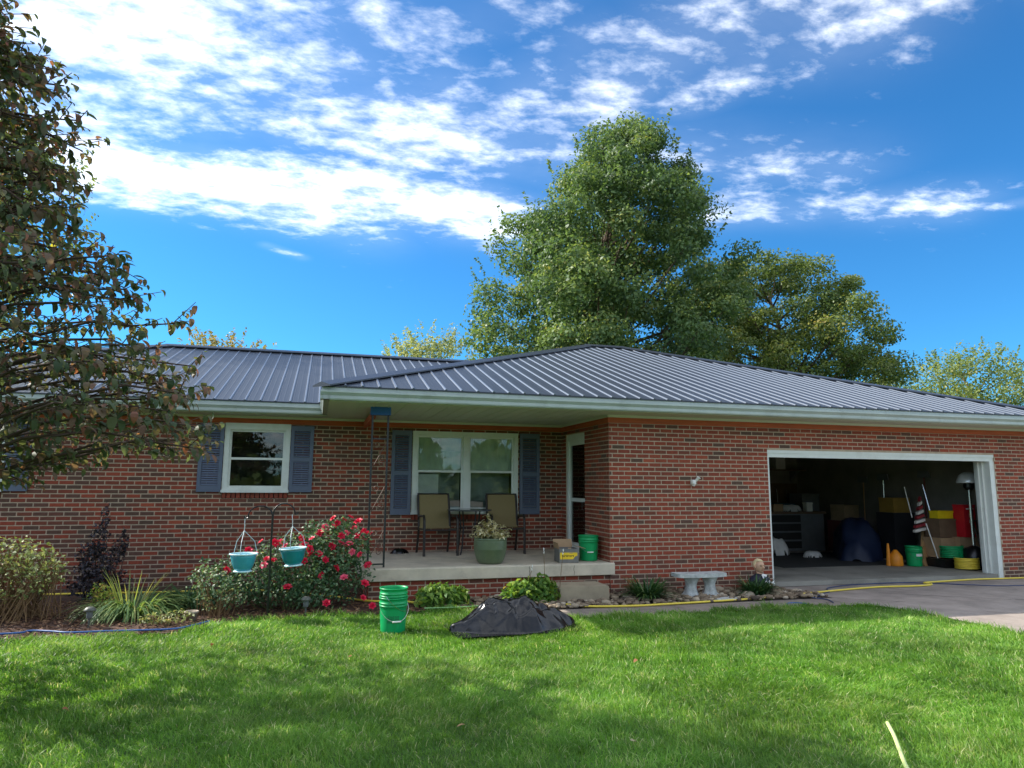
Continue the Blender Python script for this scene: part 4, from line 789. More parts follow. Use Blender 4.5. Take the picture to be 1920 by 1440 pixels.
# shepherd's hook and hanging pots
hk = thing('shepherd_hook', 'black double shepherd hook standing in front of the rose bush', 'garden hook', (-.50, 8.92, 0))
MB().tube([(.0, 0, -.1), (.0, 0, 1.18)], .012, 8).build('pole', 'black_metal', hk)
MB().tube([(-.004, 0, 1.0)] + [(-.14-.135*math.cos(R(a)), 0, 1.20+.11*math.sin(R(a))) for a in (180, 155, 130, 105, 80, 55, 30, 10, -10)] + [(-.29, 0, 1.165), (-.315, 0, 1.17), (-.32, 0, 1.195)], .0085, 8).build('hook_arm', 'black_metal', hk)
MB().tube([(.004, 0, 1.0)] + [(.13-.125*math.cos(R(a)), 0, 1.22+.12*math.sin(R(180-a))) for a in (0, 25, 50, 75, 100, 125, 150, 172)] + [(.262, 0, 1.21), (.285, 0, 1.215), (.29, 0, 1.24)], .0085, 8).build('hook_arm', 'black_metal', hk)
def hanging_pot(loc, top, tilt, m_, label):
    t = thing('hanging_pot', label, 'pot', loc, 0, 'blue hanging pots'); t.rotation_euler = (0, tilt, 0)
    MB().lathe([(.085, 0), (.10, .02), (.128, .08), (.145, .155), (.15, .18)], n=26).build('bowl', m_, t, smooth=True); MB().lathe([(.146, .178), (.162, .182), (.163, .195), (.15, .197), (.142, .185), (.142, .16), (0, .15)], n=26).build('rim', 'glaze_rim', t, smooth=True); MB().lathe([(.055, -.022), (.105, -.016), (.108, -.004), (.08, .002)], n=20).build('saucer', 'glaze_rim', t, smooth=True)
    tp = Vector(top)-Vector(loc)
    for k in range(3):
        an = R(20+120*k); MB().tube([(.155*math.cos(an), .155*math.sin(an), .19), (.12*math.cos(an), .12*math.sin(an), .33), tp*.98-Vector((0, 0, .13)), tp], .0042, 5).build('hanger_wire', 'hanger', t)
hanging_pot((-.802, 8.92, .565), (-.81, 8.92, 1.165), 0, 'teal_glaze', 'pale blue glazed hanging pot on the lower hook arm'); hanging_pot((-.235, 8.92, .62), (-.235, 8.92, 1.21), -.07, 'teal_dark', 'tilted dark teal hanging pot on the higher hook arm')

# ------------------------------------------------------------------ things on and below the porch
SL = .4585
def chair(name, label, loc, rz):
    t = thing(name, label, 'chair', loc, rz, 'sling chairs on the porch'); W = .27
    for s_ in (-1, 1):
        MB().tube([(s_*W, -.30, 0), (s_*W, -.285, .40), (s_*W, -.27, .56), (s_*W, -.22, .62), (s_*W, .12, .60), (s_*W, .19, .56)], .021, 8).build('front_leg', 'bronze_metal', t)
        MB().tube([(s_*(W-.01), .34, 0), (s_*(W-.01), .2, .38), (s_*(W-.01), .2, .45), (s_*(W-.01), .33, .93), (s_*(W-.02), .335, .955)], .019, 8).build('back_leg', 'bronze_metal', t)
        MB().tube([(s_*(W-.012), -.27, .415), (s_*(W-.012), .2, .39)], .014, 8).build('side_rail', 'bronze_metal', t)
    MB().tube([(-W, -.28, .40), (W, -.28, .40)], .012, 8).build('front_rail', 'bronze_metal', t); MB().tube([(-W, .345, .955), (W, .345, .955)], .013, 8).build('top_rail', 'bronze_metal', t)
    prof = [(-.285, .425), (-.2, .425), (0, .405), (.15, .405), (.195, .44), (.23, .56), (.27, .72), (.31, .85), (.345, .965)]
    se = MB(); A = [(-W+.012, y, z) for y, z in prof[:4]]; B = [(W-.012, y, z) for y, z in prof[:4]]; n = 4; se.add(A+B, [(i, i+1, n+i+1, n+i) for i in range(n-1)]); se.build('seat', 'sling', t, smooth=True)
    bk = MB(); pr_ = prof[3:]; A = [(-W+.012, y, z) for y, z in pr_]; B = [(W-.012, y, z) for y, z in pr_]; n = len(pr_); bk.add(A+B, [(i, i+1, n+i+1, n+i) for i in range(n-1)]); bk.build('backrest', 'sling', t, smooth=True)
chair('sling_chair', 'tan sling chair on the porch closer to the iron post', (1.90, 11.36, SL), .06); chair('sling_chair', 'tan sling chair on the porch behind the green planter', (3.06, 11.45, SL), -.05)
t = thing('side_table', 'round black metal table between the two tan chairs', 'table', (2.43, 11.35, SL)); MB().lathe([(0, .69), (.36, .69), (.365, .70), (.365, .712), (.36, .716), (0, .716)], n=32).build('tabletop', 'tabletop', t)
for k in range(4):
    an = R(45+90*k); MB().tube([(.20*math.cos(an), .20*math.sin(an), .69), (.17*math.cos(an), .17*math.sin(an), .45), (.2*math.cos(an), .2*math.sin(an), .12), (.25*math.cos(an), .25*math.sin(an), 0)], .012, 7).build('leg', 'black_metal', t)
MB().tube([(.17*math.cos(R(a)), .17*math.sin(R(a)), .42) for a in range(0, 361, 20)], .007, 6, cap=False).build('brace_ring', 'black_metal', t)
t = thing('planter_pot', 'large ribbed green planter at the porch edge', 'pot', (2.45, 9.98, SL)); pf = [(.165, 0), (.19, .03), (.222, .12), (.238, .2)]
for k in range(9): z = .205+k*.013; pf += [(.241, z), (.2375, z+.0065)]
pf += [(.236, .33), (.24, .335), (.238, .36), (.222, .36), (.215, .33), (0, .33)]; MB().lathe(pf, n=40).build('body', 'pot_green', t, smooth=True); MB().lathe([(.214, .325), (.1, .335), (0, .34)], n=24).build('soil', 'soil', t)
t = thing('potted_plant', 'pale variegated drooping plant growing in the green planter', 'plant', (2.45, 9.98, SL+.335)); mb = MB()
for k in range(46):
    an = random.uniform(0, 6.3); L = random.uniform(.08, .28); tip = Vector((math.cos(an)*L*1.05, math.sin(an)*L, random.uniform(.04, .24)*(1.3-L*2.4)))
    if k < 6: tip = Vector((random.uniform(-.06, .04), random.uniform(-.05, .05), random.uniform(.2, .33)))
    for j in range(8):
        p = tip*random.uniform(.5, 1.05)+Vector((random.uniform(-.03, .03), random.uniform(-.03, .03), random.uniform(-.01, .03))); a2 = random.uniform(0, 6.3); mb.blade(p, (math.cos(a2), math.sin(a2), random.uniform(-.2, .7)), random.uniform(.06, .11), random.uniform(.026, .045), 1.5, 3, random.random(), .15)
tag(mb.build('leaves', 'leaf_variegated', t, attr='tone', smooth=True), kind='stuff')
t = thing('cardboard_box', 'open grey cardboard box with a yellow label on the porch edge', 'box', (3.60, 9.93, SL), -.08); W, D, H = .145, .15, .20
c_ = MB()
for q in ((-W, W, -D, -D+.005, 0, H), (-W, W, D-.005, D, 0, H), (-W, -W+.005, -D+.005, D-.005, 0, H), (W-.005, W, -D+.005, D-.005, 0, H), (-W+.005, W-.005, -D+.005, D-.005, 0, .005)): c_.box(*q)
c_.build('carton', 'grey_card', t)
for c, sz, M in (((-.01, D+.03, H+.055), (2*W, .005, .13), Matrix.Rotation(R(-25), 3, 'X')), ((W+.05, 0, H+.015), (.12, 2*D, .005), Matrix.Rotation(R(14), 3, 'Y')), ((-W-.01, 0, H+.04), (.005, 2*D, .09), Matrix.Rotation(R(-14), 3, 'Y')), ((.03, -D+.035, H-.03), (.05, .004, .11), Matrix.Rotation(R(-50), 3, 'X'))): MB().obox(c, sz, M).build('flap', 'cardboard', t)
l_ = MB(); l_.prism([(-.135, -D-.001, .05), (.06, -D-.001, .05), (.09, -D-.001, .09), (.125, -D-.001, .10), (.125, -D-.001, .145), (-.135, -D-.001, .145)], (0, -.002, 0)); lb = l_.build('label', 'yellow_label', t)
ink = MB()
for k in range(11): x = -.11+k*.017; ink.box(x, x+.011, -D-.0045, -D-.003, .085+.01*((k*7) % 3 == 0), .108)
ink.build('label_print', 'label_ink', lb)
def bucket(loc, label, rz=0, grip=True, ink_=True, scale=1.0, m_='bucket', h=.37, group='green buckets', lid=False):
    t = thing('bucket', label, 'bucket', loc, rz, group); t.scale = (scale,)*3; r = lambda z: .132+.018*z/.37
    prof = [(.128, 0), (r(.01), .012)] + [(r(z), z) for z in (.08, .16, .24, .275)] + [(r(.28)+.009, .28), (r(.28)+.009, .286), (r(.29), .29), (r(.30), .305), (r(.3)+.009, .308), (r(.3)+.009, .314), (r(.32), .318), (r(.36), .355), (r(.36)+.007, .357), (r(.36)+.007, .37), (r(.36)-.002, .37), (r(.35)-.004, .35), (r(.2)-.004, .2), (.127, .012), (0, .01)]
    MB().lathe(prof, n=36).build('body', m_, t, smooth=True)
    hp = [(-.158, 0, .297)] + [(.162*math.cos(R(a)), -.155*math.sin(R(180-a))*1.0, .297-.17*math.sin(R(180-a))) for a in range(165, 14, -15)] + [(.158, 0, .297)]
    MB().tube(hp, .0024, 5).build('handle', 'silver', t)
    if grip: q = hp[6]; MB().tube([(q[0]-.045, q[1]-.002, q[2]+.005), (q[0]+.045, q[1]-.002, q[2]+.005)], .009, 8).build('grip', 'white_plastic', t)
    if ink_:
        mk = MB()
        for k in range(7):                           # a line of dark block capitals too small to read, and a rule under it
            a0 = R(-128+k*7.5); rr_ = r(.16)+.0012; w_ = R(5.2)
            def ap(a, z): return (rr_*math.cos(a), rr_*math.sin(a), z)
            for (u0, u1, z0_, z1_) in ((0, .28, .148, .186), (.28, 1, .148, .155), (.28, 1, .179, .186), (.72, 1, .155, .179) if k % 3 else (.28, .9, .164, .170)): mk.add([ap(a0+w_*u0, z0_), ap(a0+w_*u1, z0_), ap(a0+w_*u1, z1_), ap(a0+w_*u0, z1_)], [(0, 1, 2, 3)])
        for z0_ in (.118, .132):
            for k in range(12): a0 = R(-132+k*5.6); mk.add([ap(a0, z0_), ap(a0+R(5.6), z0_), ap(a0+R(5.6), z0_+.006), ap(a0, z0_+.006)], [(0, 1, 2, 3)])
        tag(mk.build('printing', 'bucket_ink', t), kind='stuff')
    return t
bucket((.855, 7.86, 0), 'lower green bucket on the lawn with a white handle grip and dark printing', .15); b2 = bucket((.855, 7.86, .105), 'upper green bucket nested inside another bucket on the lawn', .9, grip=False, ink_=False, scale=.985)
bucket((4.0, 10.05, SL), 'green bucket on the porch beside the cardboard box', -.2, ink_=False)
# small dark bag on the porch
def lumpy(name, label, cat, loc, rx, ry, h, m_, seed, res=36, crease=.035, rz=0, tips=0.0):
    V = []; F = []; o3 = Vector((seed*3.1, seed*1.7, 0))
    for j in range(res+1):
        for i in range(res*2+1):
            u = -1+2*i/(res*2); v = -1+2*j/res; d = math.sqrt(u*u+v*v) if tips == 0 else math.sqrt(abs(u)**(2-tips)+v*v*(1+2.2*max(0, abs(u)-.45)))
            p = Vector((u*rx, v*ry, 0)); q = p*5+o3; f = max(0, 1-d*d)**.55
            q2 = Vector((q.x*.8+q.y*.5, q.y*.9-q.x*.3, 0)); rid = 1-abs(noise.noise(q2*.7))*3.0; vd_ = noise.voronoi(Vector((q.x*.9+q.y*.4, q.y*1.5, 0))*1.1)[0]; rid2 = 1.2-2.2*(vd_[1]-vd_[0])
            z = h*min(1, f*1.25)*(.80+.38*noise.noise(q*.33)) + crease*f**.5*(rid*1.1+rid2*.5) - .012*(1-f)
            V.append((p.x+crease*.8*noise.noise(q*1.3+Vector((4, 4, 4)))*1.2, p.y+crease*.8*noise.noise(q*1.3+Vector((8, 1, 3))), max(z, -.004) if d < 1.06 else -.02))
    n = res*2+1
    for j in range(res):
        for i in range(res*2):
            a = j*n+i
            if min(V[k][2] for k in (a, a+1, a+n+1, a+n)) > -.015: F.append((a, a+1, a+n+1, a+n))
    me = bpy.data.meshes.new(name); me.from_pydata(V, [], F); me.materials.append(MATS[m_]); me.polygons.foreach_set('use_smooth', [True]*len(F)); o = link_obj(name, me); o.location = Vector(loc)-Vector((0, 0, .014)); o.rotation_euler = (0, 0, rz); return tag(o, label, cat)
lumpy('plastic_bag', 'small shiny black plastic bag lying on the porch against the brick wall', 'bag', (1.33, 11.62, SL), .16, .11, .1, 'bag', 3, 14, .02)
def trash_bag():
    rd = random.Random(21); RX, RY, nx, ny = .72, .36, 130, 66; V = []; F = []; folds = []
    for k in range(56):                                # folds run out from the gathered ends and across the top
        if k < 30: sx = rd.choice((-1, -1, 1)); a = Vector((sx*rd.uniform(.62, .74), rd.uniform(-.08, .08))); an = rd.uniform(-.75, .75); b = a + Vector((-sx*math.cos(an), math.sin(an)))*rd.uniform(.35, .9)
        else: a = Vector((rd.uniform(-.5, .5), rd.uniform(-.3, .1))); an = rd.uniform(0, 6.3); b = a + Vector((math.cos(an), math.sin(an)))*rd.uniform(.15, .4)
        folds.append((a, b, rd.uniform(.012, .032), rd.choice((1, 1, -1))*rd.uniform(.014, .046)))
    for j in range(ny+1):
        for i in range(nx+1):
            u, v = -1+2*i/nx, -1+2*j/ny; p = Vector((u*RX, v*RY)); wv = float(np.interp(u, [-1, -.85, -.6, -.25, .3, .65, .9, 1], [.10, .30, .68, 1.0, .92, .62, .28, .08]))*(.92+.08*math.sin(u*9+1)); d = abs(v+.05*math.sin(u*4))/max(.05, wv)
            f = max(0, 1-d**1.7)**.9 if d < 1 else 0; top = float(np.interp(u, [-1, -.8, -.55, -.32, -.05, .2, .5, .75, 1], [.015, .07, .19, .29, .275, .27, .20, .10, .012]))*(1+.08*math.sin(u*11+v*3)); z = top*f
            q = 0
            for a, b, w_, am in folds:
                ab = b-a; t_ = max(0, min(1, (p-a).dot(ab)/ab.length_squared)); dd = (p-a-ab*t_).length; q += am*math.exp(-dd/w_)*(1-.6*t_)
            z += max(-.045, min(.05, q))*min(1, f*1.4) + .012*noise.noise(Vector((p.x*16, p.y*16, 2)))*f
            V.append((p.x, p.y + .02*noise.noise(Vector((p.x*5, p.y*5, 7))), max(z, -.01 if d < 1.02 else -.03)))
    for j in range(ny):
        for i in range(nx):
            a = j*(nx+1)+i; c = (a, a+1, a+nx+2, a+nx+1)
            if max(V[k][2] for k in c) > -.009: F.append(c)
    me = bpy.data.meshes.new('trash_bag'); me.from_pydata(V, [], F); me.materials.append(MATS['bag']); me.polygons.foreach_set('use_smooth', [True]*len(F)); o = link_obj('trash_bag', me); o.location = (2.15, 7.62, .035); o.rotation_euler = (0, 0, .05)
    return tag(o, 'wrinkled black plastic trash bag slumped on the lawn', 'bag')
trash_bag()
t = MB(); t.prism([(3.235, 9.2, 0), (3.965, 9.2, 0), (3.965, 9.2, .185), (3.95, 9.2, .205), (3.25, 9.2, .205), (3.235, 9.2, .185)], (0, .47, 0)); tag(t.build('concrete_step', 'concrete_step'), 'single tan concrete step below the porch slab', 'step')
# stone bench
t = thing('garden_bench', 'weathered grey stone bench with curved top by the garage wall', 'bench', (5.36, 9.2, .0))
tp = MB(); pts = []
for a in range(0, 181, 15): pts.append((-.38+.03*math.sin(R(a)), .0, 0))
out = [(-.385, -.11), (-.37, -.145), (-.2, -.175), (0, -.185), (.2, -.175), (.37, -.145), (.385, -.11), (.385, .1), (.37, .13), (.2, .10), (0, .09), (-.2, .10), (-.37, .13), (-.385, .1)]
tp.prism([(x, y, .295) for x, y in out], (0, 0, .05)); tp.build('seat', 'stone_grey', t)
for x, rz in ((-.13, .15), (.17, -.15)):
    lg = MB(); n = 20
    for z, rx_, ry_ in ((.0, .12, .115), (.025, .125, .12), (.04, .10, .10), (.09, .078, .085), (.16, .07, .08), (.21, .085, .09), (.25, .105, .105), (.296, .112, .11)):
        for k in range(n): an = 2*math.pi*k/n; q = 1+.14*math.cos(an*5+z*14); lg.v.append((rx_*q*math.cos(an), ry_*q*math.sin(an), z))
    for i in range(7):
        for k in range(n): lg.f.append((i*n+k, i*n+(k+1) % n, (i+1)*n+(k+1) % n, (i+1)*n+k)); lg.a.append(0)
    o = lg.build('leg', 'stone_grey', t, smooth=True); o.location = (x, 0, .02); o.rotation_euler = (0, 0, rz)
t = MB(); t.lathe([(.19, 0), (.20, .012), (.18, .03), (0, .034)], n=18, sx=1.2, sy=.8); o = t.build('stepping_stone', 'stone_grey'); o.location = (5.52, 8.86, .012); tag(o, 'flat grey stepping stone in front of the stone bench', 'stone')
# painted bust
bs = thing('bust_statue', 'painted bust of a man in a dark suit behind a spiky plant', 'statue', (6.52, 9.42, .03), .1)
def head_mesh():
    mb = MB(); mb.ball((0, 0, 0), 1, 24, 18); v = []
    for (x, y, z) in mb.v:
        w_ = .072*(1-.18*max(0, -z)) ; px, py, pz = x*w_, y*.088, z*.105
        if y < 0:                                     # face: brow, nose, mouth, chin
            f = -y; py -= .014*math.exp(-((z+.05)/.22)**2-(x/.16)**2)*f + .006*math.exp(-((z-.28)/.1)**2)*f*(1-abs(x)) - .006*math.exp(-((z-.12)/.1)**2-((abs(x)-.38)/.2)**2)*f
            py -= .006*math.exp(-((z+.62)/.14)**2-(x/.35)**2)*f - .004*math.exp(-((z+.36)/.05)**2-(x/.4)**2)*f
        v.append((px, py, pz))
    mb.v = v; return mb
o = head_mesh().build('head', 'skin_paint', bs, smooth=True); o.location = (0, 0, .345)
hr = MB(); hr.ball((0, .010, .372), (.083, .094, .092), 24, 18); hr.v = [v for v in hr.v]; hr.v = [(x*.97, (y if z > .425 else max(y, -.005)), z if (y > .0 or z > .425) else max(z, .41)) for x, y, z in hr.v]; hr.build('hair', 'hair_paint', bs, smooth=True)
for s_ in (-1, 1): MB().ball((s_*.074, .005, .345), (.012, .02, .03), 8, 6).build('ear', 'skin_paint', bs, smooth=True)
for s_ in (-1, 1):
    MB().ball((s_*.028, -.079, .358), (.012, .008, .007), 8, 6).build('eye', 'stem_brown', bs, smooth=True); MB().tube([(s_*.012, -.088, .372), (s_*.03, -.084, .378), (s_*.046, -.072, .372)], .0045, 6).build('eyebrow', 'hair_dark', bs, smooth=True)  # brown eye balls also carry the shade under the brows as colour
MB().tube([(-.024, -.08, .303), (0, -.089, .305), (.024, -.08, .303)], .0048, 6).build('mouth', 'lip_paint', bs, smooth=True)
MB().tube([(0, -.089, .372), (0, -.106, .335), (0, -.094, .322)], [.006, .013, .008], 8).build('nose', 'skin_paint', bs, smooth=True)
MB().lathe([(.05, .2), (.045, .25), (.05, .29)], n=14).build('neck', 'skin_paint', bs, smooth=True)
sh_ = MB(); sh_.lathe([(.11, 0), (.13, .03), (.16, .10), (.165, .16), (.13, .205), (.07, .235), (.052, .245)], n=22, sx=1.05, sy=.72); sh_.build('suit', 'navy', bs, smooth=True)
cl_ = MB(); cl_.prism([(-.05, -.10, .235), (0, -.122, .12), (.05, -.10, .235), (0, -.075, .25)], (0, -.008, 0)); cl_.build('shirt', 'white_plastic', bs); MB().prism([(-.012, -.114, .215), (-.016, -.131, .12), (.016, -.131, .12), (.012, -.114, .215)], (0, -.006, 0)).build('tie', 'tie', bs)
rb_ = MB(); rb_.tube([(-.02+.02*k, -.15, .13+.018*math.sin(k*1.9)) for k in range(8)], .012, 6); rb_.tube([(-.0+.025*k, -.155, .075+.012*math.sin(k*1.3)+.004*k) for k in range(7)], .007, 6); rb_.build('white_scroll', 'white_plastic', bs, smooth=True)

def GP(px, py, z=.07):
    d = _fw + _rt*((px-960)/F_PX) + _up*((720-py)/F_PX); k = (z-CZ)/d.z; return (d.x*k, d.y*k)
# ------------------------------------------------------------------ hoses
def hose(pts, r, m_, label, z=.03, name='hose', sub=10):
    P = [Vector(p) if len(p) == 3 else Vector((*p, z)) for p in pts]; Q = []
    for i in range(len(P)-1):
        a, b, c, d = P[max(0, i-1)], P[i], P[i+1], P[min(len(P)-1, i+2)]
        for k in range(sub):
            t_ = k/sub; Q.append(.5*((2*b)+(c-a)*t_+(2*a-5*b+4*c-d)*t_*t_+(3*b-a-3*c+d)*t_**3))
    Q.append(P[-1]); mb = MB(); mb.tube(Q, r, 7); return tag(mb.build(name, m_, smooth=True), label, 'hose')
hose([(-3.6, 11.3), (-2.4, 11.2), (-1.75, 11.15), (-1.2, 11.1), (-.5, 10.9), (.3, 10.2), (.74, 9.62, .05), (1.15, 9.5, .05), (1.75, 9.05), (2.3, 9.0), (3.05, 9.02), (3.4, 8.72), (4.0, 8.6), (4.55, 8.62), (5.3, 8.68), (6.1, 8.76), (6.8, 8.92), (7.4, 9.08), (8.5, 9.28), (9.2, 9.25), (9.55, 9.28), (9.72, 9.4), (9.70, 9.52), (10.1, 9.58), (10.9, 9.66), (11.5, 9.64), (12.4, 9.62), (14.5, 9.6)], .014, 'hose_yellow', 'yellow air hose running along the stone bed and across the driveway', .03)
hose([(14.5, 9.0), (11.1, 8.95), (10.3, 9.2), (9.8, 9.5), (9.25, 9.66), (8.55, 9.64), (8.1, 9.56), (7.75, 9.42), (7.62, 9.3), (7.5, 9.1), (7.25, 8.95), (7.05, 8.8), (6.85, 8.7), (6.95, 8.5), (6.85, 8.25)], .0075, 'hose_dkblue', 'dark blue cord winding across the driveway by the garage door', .022, 'cord')
hose([(6.1, 8.24), (6.2, 8.32), (6.33, 8.3), (6.4, 8.22)], .007, 'hose_blue', 'short loop of bright blue cord at the walkway edge', .03, 'cord')
hose([(-4.6, 8.62), (-3.05, 8.5), (-2.82, 8.6), (-2.6, 8.52), (-2.4, 8.42), (-2.05, 8.40), (-1.8, 8.38), (-1.42, 8.36), (-1.25, 8.5), (-1.1, 8.72)], .010, 'hose_blue', 'blue hose lying along the edge of the mulch bed', .04)
hose([(1.35, 8.92), (1.75, 8.90), (2.1, 8.93), (2.5, 8.98)], .009, 'hose_green', 'pale green hose end under the hosta beside the trash bag', .05)
hose([GP(1664, 1357), GP(1676, 1380), GP(1685, 1403), GP(1695, 1430), GP(1712, 1470), GP(1730, 1560)], .012, 'hose_pale', 'pale yellow green hose end poking out of the lawn grass', .075)

# ------------------------------------------------------------------ garage contents
GF = .087
bucket((11.12, 11.1, GF), 'green bucket with a white paper label inside the garage', 0, grip=False, ink_=False)
lbl = MB(); 
for k in range(6): a0 = R(-120+k*9); q = .1435; lbl.add([(q*math.cos(a0), q*math.sin(a0), .19), (q*math.cos(a0+R(9)), q*math.sin(a0+R(9)), .19), (q*math.cos(a0+R(9)), q*math.sin(a0+R(9)), .28), (q*math.cos(a0), q*math.sin(a0), .28)], [(0, 1, 2, 3)])
lbl.build('paper_label', 'paper', [o for o in bpy.data.objects if o.name.startswith('bucket') and o.type == 'EMPTY'][-1])
def coil(loc, R0, n, h, r, m_, label, name='hose_coil'):
    pts = []
    for i in range(n*22): a = 2*math.pi*i/22; pts.append((R0*(1+.04*math.sin(i*.37))*math.cos(a), R0*(1+.04*math.cos(i*.29))*math.sin(a), r+h*i/(n*22))) 
    mb = MB(); mb.tube(pts, r, 6); o = mb.build(name, m_, smooth=True); o.location = loc; return tag(o, label, 'hose', 'coiled hoses in the garage')
coil((11.62, 10.42, GF), .19, 7, .20, .014, 'hose_yellow', 'neat coil of yellow hose on the garage floor'); coil((11.62, 10.72, GF+.17), .19, 7, .22, .015, 'green_hose', 'tall coil of green hose stacked behind the yellow coil'); coil((12.0, 10.85, GF+.12), .14, 6, .14, .012, 'green_hose', 'smaller coil of green hose beside the garage jamb')
t = thing('storage_tub', 'low dark plastic tub under the green hose coils', 'tub', (11.75, 10.86, GF)); MB().prism([(-.36, -.2, 0), (.36, -.2, 0), (.4, -.23, .16), (-.4, -.23, .16)], (0, .42, 0)).build('body', 'black_metal', t)
def crate(loc, sz, m_, label, cat='box', rz=0, name='storage_box', lidm=None, group='boxes stored in the garage'):
    t = thing(name, label, cat, loc, rz, group); sx, sy, sz_ = sz
    mb = MB(); mb.prism([(-sx/2, -sy/2, 0), (sx/2, -sy/2, 0), (sx/2, -sy/2, sz_), (-sx/2, -sy/2, sz_)], (0, sy, 0)); mb.build('body', m_, t)
    l_ = MB(); l_.box(-sx/2-.006, sx/2+.006, -sy/2-.006, sy/2+.006, sz_-.03, sz_+.008); l_.build('lid', lidm or m_, t); return t
crate((11.78, 11.0, GF+.17), (.62, .4, .36), 'cardboard', 'brown cardboard carton behind the green hose coils'); crate((11.72, 11.02, GF+.545), (.40, .34, .34), 'old_wood', 'small brown crate stacked on the cardboard carton'); crate((11.72, 10.98, GF+.90), (.36, .2, .14), 'yellow_case', 'bright yellow case stacked on the brown crate', 'case')
rc_ = crate((12.06, 10.78, GF+.56), (.27, .24, .60), 'red_case', 'tall red tool case on top of the cardboard carton', 'tool case'); MB().box(-.03, .03, -.128, -.1265, .27, .33).build('badge', 'white_plastic', rc_); MB().box(-.09, .09, -.128, -.1265, .52, .545).build('handle', 'white_plastic', rc_)
crate((12.06, 10.9, GF), (.5, .4, .55), 'cardboard', 'plain carton under the red tool case')
ph = thing('patio_heater', 'patio heater with a shiny domed reflector near the garage jamb', 'heater', (11.86, 10.45, GF)); MB().lathe([(.2, 0), (.2, .35), (.05, .42), (.03, .43)], n=20).build('base', 'black_metal', ph, smooth=True); MB().tube([(0, 0, .42), (0, 0, 1.45)], .03, 10).build('pole', 'silver', ph); MB().lathe([(.06, 1.45), (.09, 1.5), (.09, 1.62), (.05, 1.68)], n=18).build('burner', 'black_metal', ph); MB().lathe([(.20, 1.58), (.205, 1.60), (.19, 1.66), (.155, 1.725), (.10, 1.77), (.04, 1.788), (0, 1.79)], n=30).build('reflector', 'heater_hood', ph, smooth=True)
pk = thing('board', 'wide tan board leaning behind the labelled bucket in the garage', 'board', (0, 0, 0)); mb = MB(); a = Vector((11.27, 11.0, GF)); b = Vector((11.85, 11.45, .86)); t_ = (b-a).normalized(); s_ = t_.cross(Vector((.5, -1, .2))).normalized(); n_v = t_.cross(s_)
mb.add([a-s_*.12, a+s_*.12, b+s_*.12, b-s_*.12, a-s_*.12+n_v*.05, a+s_*.12+n_v*.05, b+s_*.12+n_v*.05, b-s_*.12+n_v*.05], [(0, 1, 2, 3), (4, 5, 6, 7), (0, 1, 5, 4), (1, 2, 6, 5), (2, 3, 7, 6), (3, 0, 4, 7)]); mb.build('plank', 'wood', pk)
fl = thing('flag', 'furled striped flag on a white pole leaning in the garage', 'flag', (11.42, 10.86, GF)); MB().tube([(.07, .0, 0), (.0, .2, .8)], .011, 7).build('pole', 'white_plastic', fl); MB().tube([(-.07, .45, .9), (-.11, .55, 1.5)], .009, 7).build('pole', 'white_plastic', fl)
for k in range(8): z = .62+k*.085; MB().prism([(-.17+.025*k, .3, z), (.12-.012*k, .3, z+.05), (.12-.012*k, .3, z+.1), (-.17+.025*k, .3, z+.05)], (0, .06, 0)).build('stripe', 'flag_white' if k % 2 == 0 else 'flag_red', fl)
ld = thing('ladder', 'aluminium folding ladder leaning inside the garage jamb', 'ladder', (12.2, 10.42, GF))
for x in (-.17, .17): MB().tube([(x, -.1, 0), (x*.8, .25, 1.0)], .02, 6).build('rail', 'silver', ld)
for k in range(4): z = .18+k*.23; MB().obox((0, -.1+.35*z, z), (.33, .05, .025)).build('rung', 'silver', ld)
sv = thing('shovel', 'long grey handled tool leaning beside the flag', 'tool', (11.95, 11.2, GF)); MB().tube([(0, 0, 0), (-.09, .3, 1.55)], .014, 7).build('handle', 'silver', sv); MB().prism([(-.09, 0, 0), (.09, 0, 0), (.07, .04, .26), (-.07, .04, .26)], (0, .01, 0)).build('blade', 'grey_box', sv)
vc = thing('shop_vacuum', 'orange plastic jug and funnel beside the labelled bucket', 'jug', (10.78, 11.2, GF)); MB().lathe([(.12, 0), (.13, .02), (.12, .18), (.06, .26), (.03, .3)], n=18).build('body', 'orange_plastic', vc, smooth=True); MB().tube([(-.12, .05, .0), (-.12, .05, .42)], [.05, .02], 10).build('spout', 'orange_plastic', vc); vc.name = 'plastic_jug'
tb = thing('covered_motorcycle', 'dark blue tarp covering a long low shape in the garage', 'covered vehicle', (11.25, 12.75, GF)); mb = MB()
Vt = []; Ft = []; nu, nv = 30, 14
for j in range(nv+1):
    for i in range(nu+1):
        u = i/nu; an = math.pi*j/nv; h_ = (.62+.22*math.sin(u*3.1)+.16*math.exp(-((u-.25)/.12)**2))*max(0, math.sin(math.pi*u))**.35; w_ = .36*(.8+.3*math.sin(u*math.pi)); q = noise.noise(Vector((u*6, an*1.6, 1)))*.13+noise.noise(Vector((u*17, an*4, 5)))*.05
        Vt.append((-1.05+2.1*u, math.cos(an)*(w_+q)*(1.15-.3*math.sin(an)), max(0, math.sin(an)**.7*h_+q*math.sin(an))))
for j in range(nv):
    for i in range(nu): a_ = j*(nu+1)+i; Ft.append((a_, a_+1, a_+nu+2, a_+nu+1))
mb.add(Vt, Ft); mb.build('tarp', 'navy_tarp', tb, smooth=True); tb.name = 'tarp_covered_machine'; tb['category'] = 'covered machine'; tb.rotation_euler = (0, 0, .85)
wb = thing('workbench', 'dark grey tool cabinet with clutter on top at the garage back', 'cabinet', (10.9, 14.5, GF)); MB().box(-.75, .75, -.3, .3, 0, .85).build('cabinet', 'grey_box', wb); MB().box(-.8, .8, -.34, .34, .85, .9).build('worktop', 'old_wood', wb)
